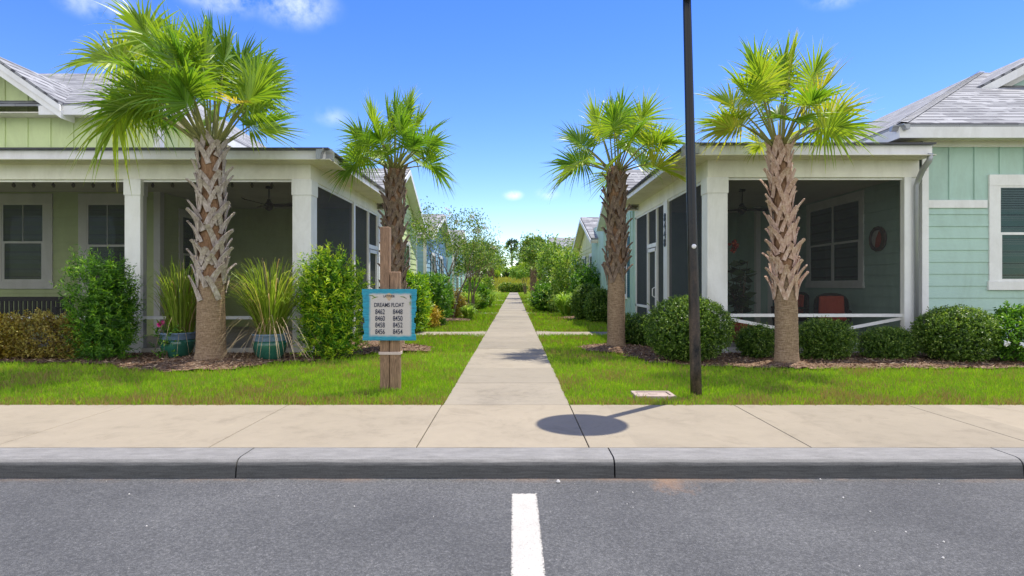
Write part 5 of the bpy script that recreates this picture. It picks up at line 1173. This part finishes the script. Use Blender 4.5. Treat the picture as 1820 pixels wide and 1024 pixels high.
# ------------------------------------------------------------------ lamp pole
def lamp():
    x, y = X(1237.5, 6.95), 6.95; T = thing('street_lamp', 'tall dark lamp pole at the pavement edge before the big round shrub', 'street lamp', (x, y, 0)); h = 4.92; lx = -.115
    g = G(); pts = []; rr = []
    for i in range(14): t = i / 13; pts.append((x + lx * t, y, -.05 + h * t)); rr.append(.066 - .019 * t)
    g.tube(pts, rr, 20); g.build('pole', 'pole_metal', T, smooth=True)
    hx = x + lx; g = G(); g.lathe([(.06, h - .12), (.07, h - .04), (.10, h), (.37, h + .03), (.425, h + .06), (.425, h + .09), (.36, h + .14), (.18, h + .20), (.03, h + .23)], (hx, y, 0), 40); g.build('lamp_head', 'pole_metal', T, smooth=False)
    g = G(); g.lathe([(.30, h + .012), (.30, h + .022)], (hx, y, 0), 32); g.build('lens', 'knob_white', T)
    zz = Z(438, 6.9); g = G(); prof = []
    px_ = x + lx * zz / h - .004
    for i in range(7):
        a = i / 6 * math.pi / 2; prof.append((.028 * math.cos(a), .028 * math.sin(a) * .6))
    vs = []; n = 16
    for r, d in prof:
        for k in range(n): a = 2 * math.pi * k / n; vs.append((px_ + r * math.cos(a), y - .060 - d, zz + r * math.sin(a)))
    g.add(vs, [(i * n + k, (i + 1) * n + k, (i + 1) * n + (k + 1) % n, i * n + (k + 1) % n) for i in range(6) for k in range(n)]); g.build('knob', 'knob_white', T, smooth=True)
lamp()
def utility():
    x, y, a, b = UC; T = thing('utility_cover', 'weathered concrete utility box cover sunk in the grass by the pavement', 'cover', (x, y, 0)); g = G()
    g.box(x - a, x + a, y - b, y - b + .045, -.04, .035); g.box(x - a, x + a, y + b - .045, y + b, -.04, .035); g.box(x - a, x - a + .045, y - b + .045, y + b - .045, -.04, .035); g.box(x + a - .045, x + a, y - b + .045, y + b - .045, -.04, .035); g.build('collar', 'cover_concrete', T, bevel=.008)
    g = G(); g.box(x - a + .055, x + a - .055, y - b + .055, y + b - .055, -.03, .026); g.box(x - .05, x + .05, y - .02, y + .02, .026, .032); g.build('lid', 'cover_concrete', T, bevel=.006)
utility()
def gravel():
    rng = np.random.default_rng(9); n = 26; g = G()
    for i in range(n):
        x = rng.uniform(-4, 4); y = rng.uniform(3.0, 4.38); r = rng.uniform(.003, .008)
        if i == 0: x, y, r = .32, 4.3, .017
        g.lathe([(r * .6, -.14), (r, -.14 + r * .5), (r * .5, -.14 + r * 1.2)], (x, y, 0), 6)
    struct(g.build('loose_gravel', 'pebble'), 'stuff')
gravel()

# ------------------------------------------------------------------ things on the porches
def fan_thing(x, y, zc, zceil, label, wood, rot, blade_len=.62, group=None):
    T = thing('ceiling_fan', label, 'fan', (x, y, zc)); g = G(); g.lathe([(.075, zceil - .045 - zc), (.07, zceil - zc)], (x, y, zc), 16); g.tube([(x, y, zc + .1), (x, y, zceil - .04)], .014, 8); g.build('rod', 'fan_black', T)
    g = G(); g.lathe([(.02, -.11), (.07, -.08), (.105, -.02), (.10, .04), (.06, .08), (.035, .15), (.02, .16)], (x, y, zc), 20); g.build('motor', 'fan_wood' if wood else 'fan_black', T, smooth=True)
    for k in range(3):
        a = rot + k * 2.094; u = Vector((math.cos(a), math.sin(a), 0)); s = Vector((-math.sin(a), math.cos(a), 0)); g = G(); vs = []
        for j, t in enumerate((.09, .25, .5, .8, 1.0)):
            w_ = (.035, .06, .075, .065, .03)[j]; c = Vector((x, y, zc)) + u * (t * blade_len) + Vector((0, 0, .02 + .05 * t * t * wood)); sw = s * (.04 * math.sin(t * 3))
            for e, zz in ((-1, .02), (1, -.02)):
                vs += [c + sw + s * w_ * e + Vector((0, 0, zz)), c + sw + s * w_ * e + Vector((0, 0, zz - .012))]
        fs = []
        for j in range(4): b = j * 4; fs += [(b, b + 4, b + 6, b + 2), (b + 1, b + 3, b + 7, b + 5), (b, b + 1, b + 5, b + 4), (b + 2, b + 6, b + 7, b + 3)]
        g.add(vs, fs); g.build('blade', 'fan_wood' if wood else 'fan_black', T)
fan_thing(X(478, 13.2), 13.2, Z(366, 13.2), 3.5, 'wooden three blade ceiling fan in the left porch', 1, .15, .75)
fan_thing(X(1319, 13.6), 13.6, Z(373, 13.6), 3.5, 'black ceiling fan hanging in the right porch', 0, .1, .70)
def bulbs():
    T = thing('string_lights', 'dark string of hanging bulbs just inside the left porch', 'string lights', (-8, 11.62, 3.3)); y = 11.62
    xs = [X(95 + 35.3 * i, y) for i in range(-3, 12)] + [X(500, y)]; g = G()
    pts = []
    for a, b in zip(xs[:-1], xs[1:]):
        for t in (0, .33, .66): pts.append((a + (b - a) * t, y, 3.36 - .035 * math.sin(math.pi * t)))
    g.tube(pts, .006, 4); g.build('cable', 'wire', T)
    for x in xs[:-1]:
        g = G(); g.tube([(x, y, 3.355), (x, y, 3.30)], .017, 6); c = g.build('socket', 'wire', T); g = G(); g.lathe([(.012, 3.305), (.03, 3.275), (.033, 3.25), (.015, 3.215)], (x, y, 0), 10); g.build('bulb', 'bulb_glass', T, smooth=True)
bulbs()
def bench():
    y = 13.1; x1 = X(112, y); T = thing('porch_bench', 'dark slatted bench below the left porch window', 'bench', (x1 - 1, y, .1)); z = Z(528, y)
    g = G(); g.box(x1 - 1.9, x1, y + .30, y + .36, z - .10, z)
    for i in range(18): g.box(x1 - 1.88 + i * .106, x1 - 1.82 + i * .106, y + .31, y + .35, .55, z - .10)
    g.build('backrest', 'porch_dark', T, bevel=.004)
    g = G(); g.box(x1 - 1.9, x1, y - .2, y + .29, .50, .56); g.build('seat', 'porch_dark', T, bevel=.004)
    for dx in (0, 1.83):
        for dy in (-.2, .29): g = G(); g.box(x1 - .07 - dx, x1 - dx, y + dy, y + dy + .06, .1, .495); g.build('leg', 'porch_dark', T)
    for dx in (0, 1.83): g = G(); g.box(x1 - .07 - dx, x1 - dx, y - .2, y + .29, .78, .82); g.box(x1 - .065 - dx, x1 - .005 - dx, y - .19, y - .14, .56, .78); g.build('armrest', 'porch_dark', T)
bench()
def chair(x, y, rz, label):
    T = thing('wicker_chair', label, 'chair', (0, 0, 0), 'wicker chairs on the right porch'); g = G(); g.box(-.33, .33, -.30, .30, .28, .40); g.build('seat', 'wicker', T, bevel=.03)
    g = G(); n = 10; vs = []
    for i in range(n + 1):
        a = math.pi * i / n; cx_ = -.36 * math.cos(a); cy = .24 + .12 * math.sin(a); hh = .72 + .30 * math.sin(a) ** .6
        for (d, z) in ((0, .36), (0, hh), (.05, hh), (.05, .36)): vs.append((cx_ * (1 - d * 1.5), cy - d, z))
    g.add(vs, [(i * 4 + j, i * 4 + (j + 1) % 4, i * 4 + 4 + (j + 1) % 4, i * 4 + 4 + j) for i in range(n) for j in range(4)] + [(0, 1, 2, 3), tuple(range(n * 4, n * 4 + 4))[::-1]]); g.build('backrest', 'wicker', T)
    g = G(); g.box(-.28, .28, -.28, .20, .405, .50); g.build('cushion', 'cushion_red', T, bevel=.04)
    g = G(); g.prism([(-.27, .18, .5), (.27, .18, .5), (.25, .24, .95), (-.25, .24, .95)], (0, -.09, 0)); g.build('back_cushion', 'cushion_red', T, bevel=.04)
    for s_ in (-1, 1):
        g = G(); g.box(s_ * .30, s_ * .37, -.30, .24, .58, .64); g.box(s_ * .31, s_ * .36, -.29, -.24, .40, .58); g.build('armrest', 'wicker', T, bevel=.015)
        for t in (-.26, .24): g = G(); g.tube([(s_ * .28, t, 0), (s_ * .28, t, .28)], .025, 8); g.build('leg', 'wicker', T)
    T.location = (x, y, .10); T.rotation_euler = (0, 0, rz); return T
chair(7.15, 13.3, R(-25), 'wicker chair with red cushions under the porch window, nearer the oval plaque')
chair(7.15, 15.3, R(-70), 'wicker chair with red cushions half hidden by the pale palm trunk')
def side_table():
    T = thing('side_table', 'small low table between the red cushioned chairs', 'table', (6.75, 14.3, .1)); g = G(); g.lathe([(.27, .48), (.28, .50), (.27, .52)], (6.75, 14.3, .1), 24); g.build('top', 'porch_dark', T)
    g = G(); g.lathe([(.16, .0), (.04, .03), (.03, .25), (.05, .48)], (6.75, 14.3, .1), 16); g.build('pedestal', 'porch_dark', T)
side_table()
def plaque():
    x = 7.95 - .025; y, z = 12.85, 2.30; T = thing('wall_plaque', 'oval wall plaque, half red and half pale, by the right porch window', 'wall art', (x, y, z)); n = 40
    def disc(a0, a1, ry, rz_, d0, d1, name, m):
        g = G(); vs = [(x - d1, y, z)]; k = 24
        for i in range(k + 1): a = a0 + (a1 - a0) * i / k; vs.append((x - d0, y + ry * math.cos(a), z + rz_ * math.sin(a)))
        full = abs(a1 - a0) > 6.2; fs = [(0, i + 1, i + 2) for i in range(k)]; g.add(vs, fs); return g.build(name, m, T, smooth=True)
    g = G(); prev = None; vs = []; fs = []
    for i in range(n):
        a = 2 * math.pi * i / n; k = 1 + .03 * math.sin(a * 12)
        for (rr, d) in ((1.0, 0), (1.0 * k, .04), (.86, .05), (.80, .02)): vs.append((x - d, y + .29 * rr * math.cos(a), z + .27 * rr * math.sin(a)))
    for i in range(n):
        j = (i + 1) % n
        for m_ in range(3): fs.append((i * 4 + m_, j * 4 + m_, j * 4 + m_ + 1, i * 4 + m_ + 1))
    g.add(vs, fs); g.build('rim', 'plaque_rim', T)
    disc(0, 2 * math.pi, .235, .22, .02, .03, 'back', 'plaque_rim'); disc(-1.1, 2.0, .20, .19, .032, .06, 'pale_half', 'plaque_pale'); disc(2.0, 5.18, .15, .19, .034, .065, 'red_half', 'plaque_red')
plaque()
def porch_plant():
    yy = 12.5; x = X(1318, yy); P = thing('planter', 'dark planter inside the right porch by the corner column', 'pot', (x, yy, .1)); g = G(); g.lathe([(.18, 0), (.24, .30), (.26, .42), (.23, .42), (.21, .36), (0, .36)], (x, yy, .1), 20); g.build('body', 'cushion_red', P, smooth=True)
    T = thing('porch_plant', 'large leaved houseplant with red blooms inside the right porch', 'plant', (x, yy, .45)); g = G(); rnd = random.Random(8); Pn = []; Dn = []; bl = []
    for i in range(11):
        a = rnd.uniform(0, 6.28); k = rnd.uniform(.1, .36); h = rnd.uniform(.7, 1.45); e = (x + math.cos(a) * k, yy + math.sin(a) * k, .45 + h); g.tube([(x, yy, .45), (x + math.cos(a) * k * .4, yy + math.sin(a) * k * .4, .45 + h * .5), e], [.012, .009, .006], 5)
        for j in range(8): t = rnd.uniform(.3, 1); Pn.append((x + math.cos(a) * k * t, yy + math.sin(a) * k * t, .45 + h * t)); b = rnd.uniform(0, 6.28); Dn.append((math.cos(b), math.sin(b), rnd.uniform(-.3, .3)))
    g.build('stems', 'twig', T); v, q, var = leaves(np.array(Pn), unit(np.array(Dn)), np.full(len(Pn), .27), np.full(len(Pn), .16), np.linspace(0, 1, len(Pn))); np_mesh('leaves', v, q, var, 'porch_plant_leaf', T)
    blossoms(T, [(X(1306, 12.4) + rnd.uniform(-.08, .08), 12.4, Z(440, 12.4) + rnd.uniform(-.1, .1)) for i in range(6)], .09, 'bloom_red', 9)
porch_plant()
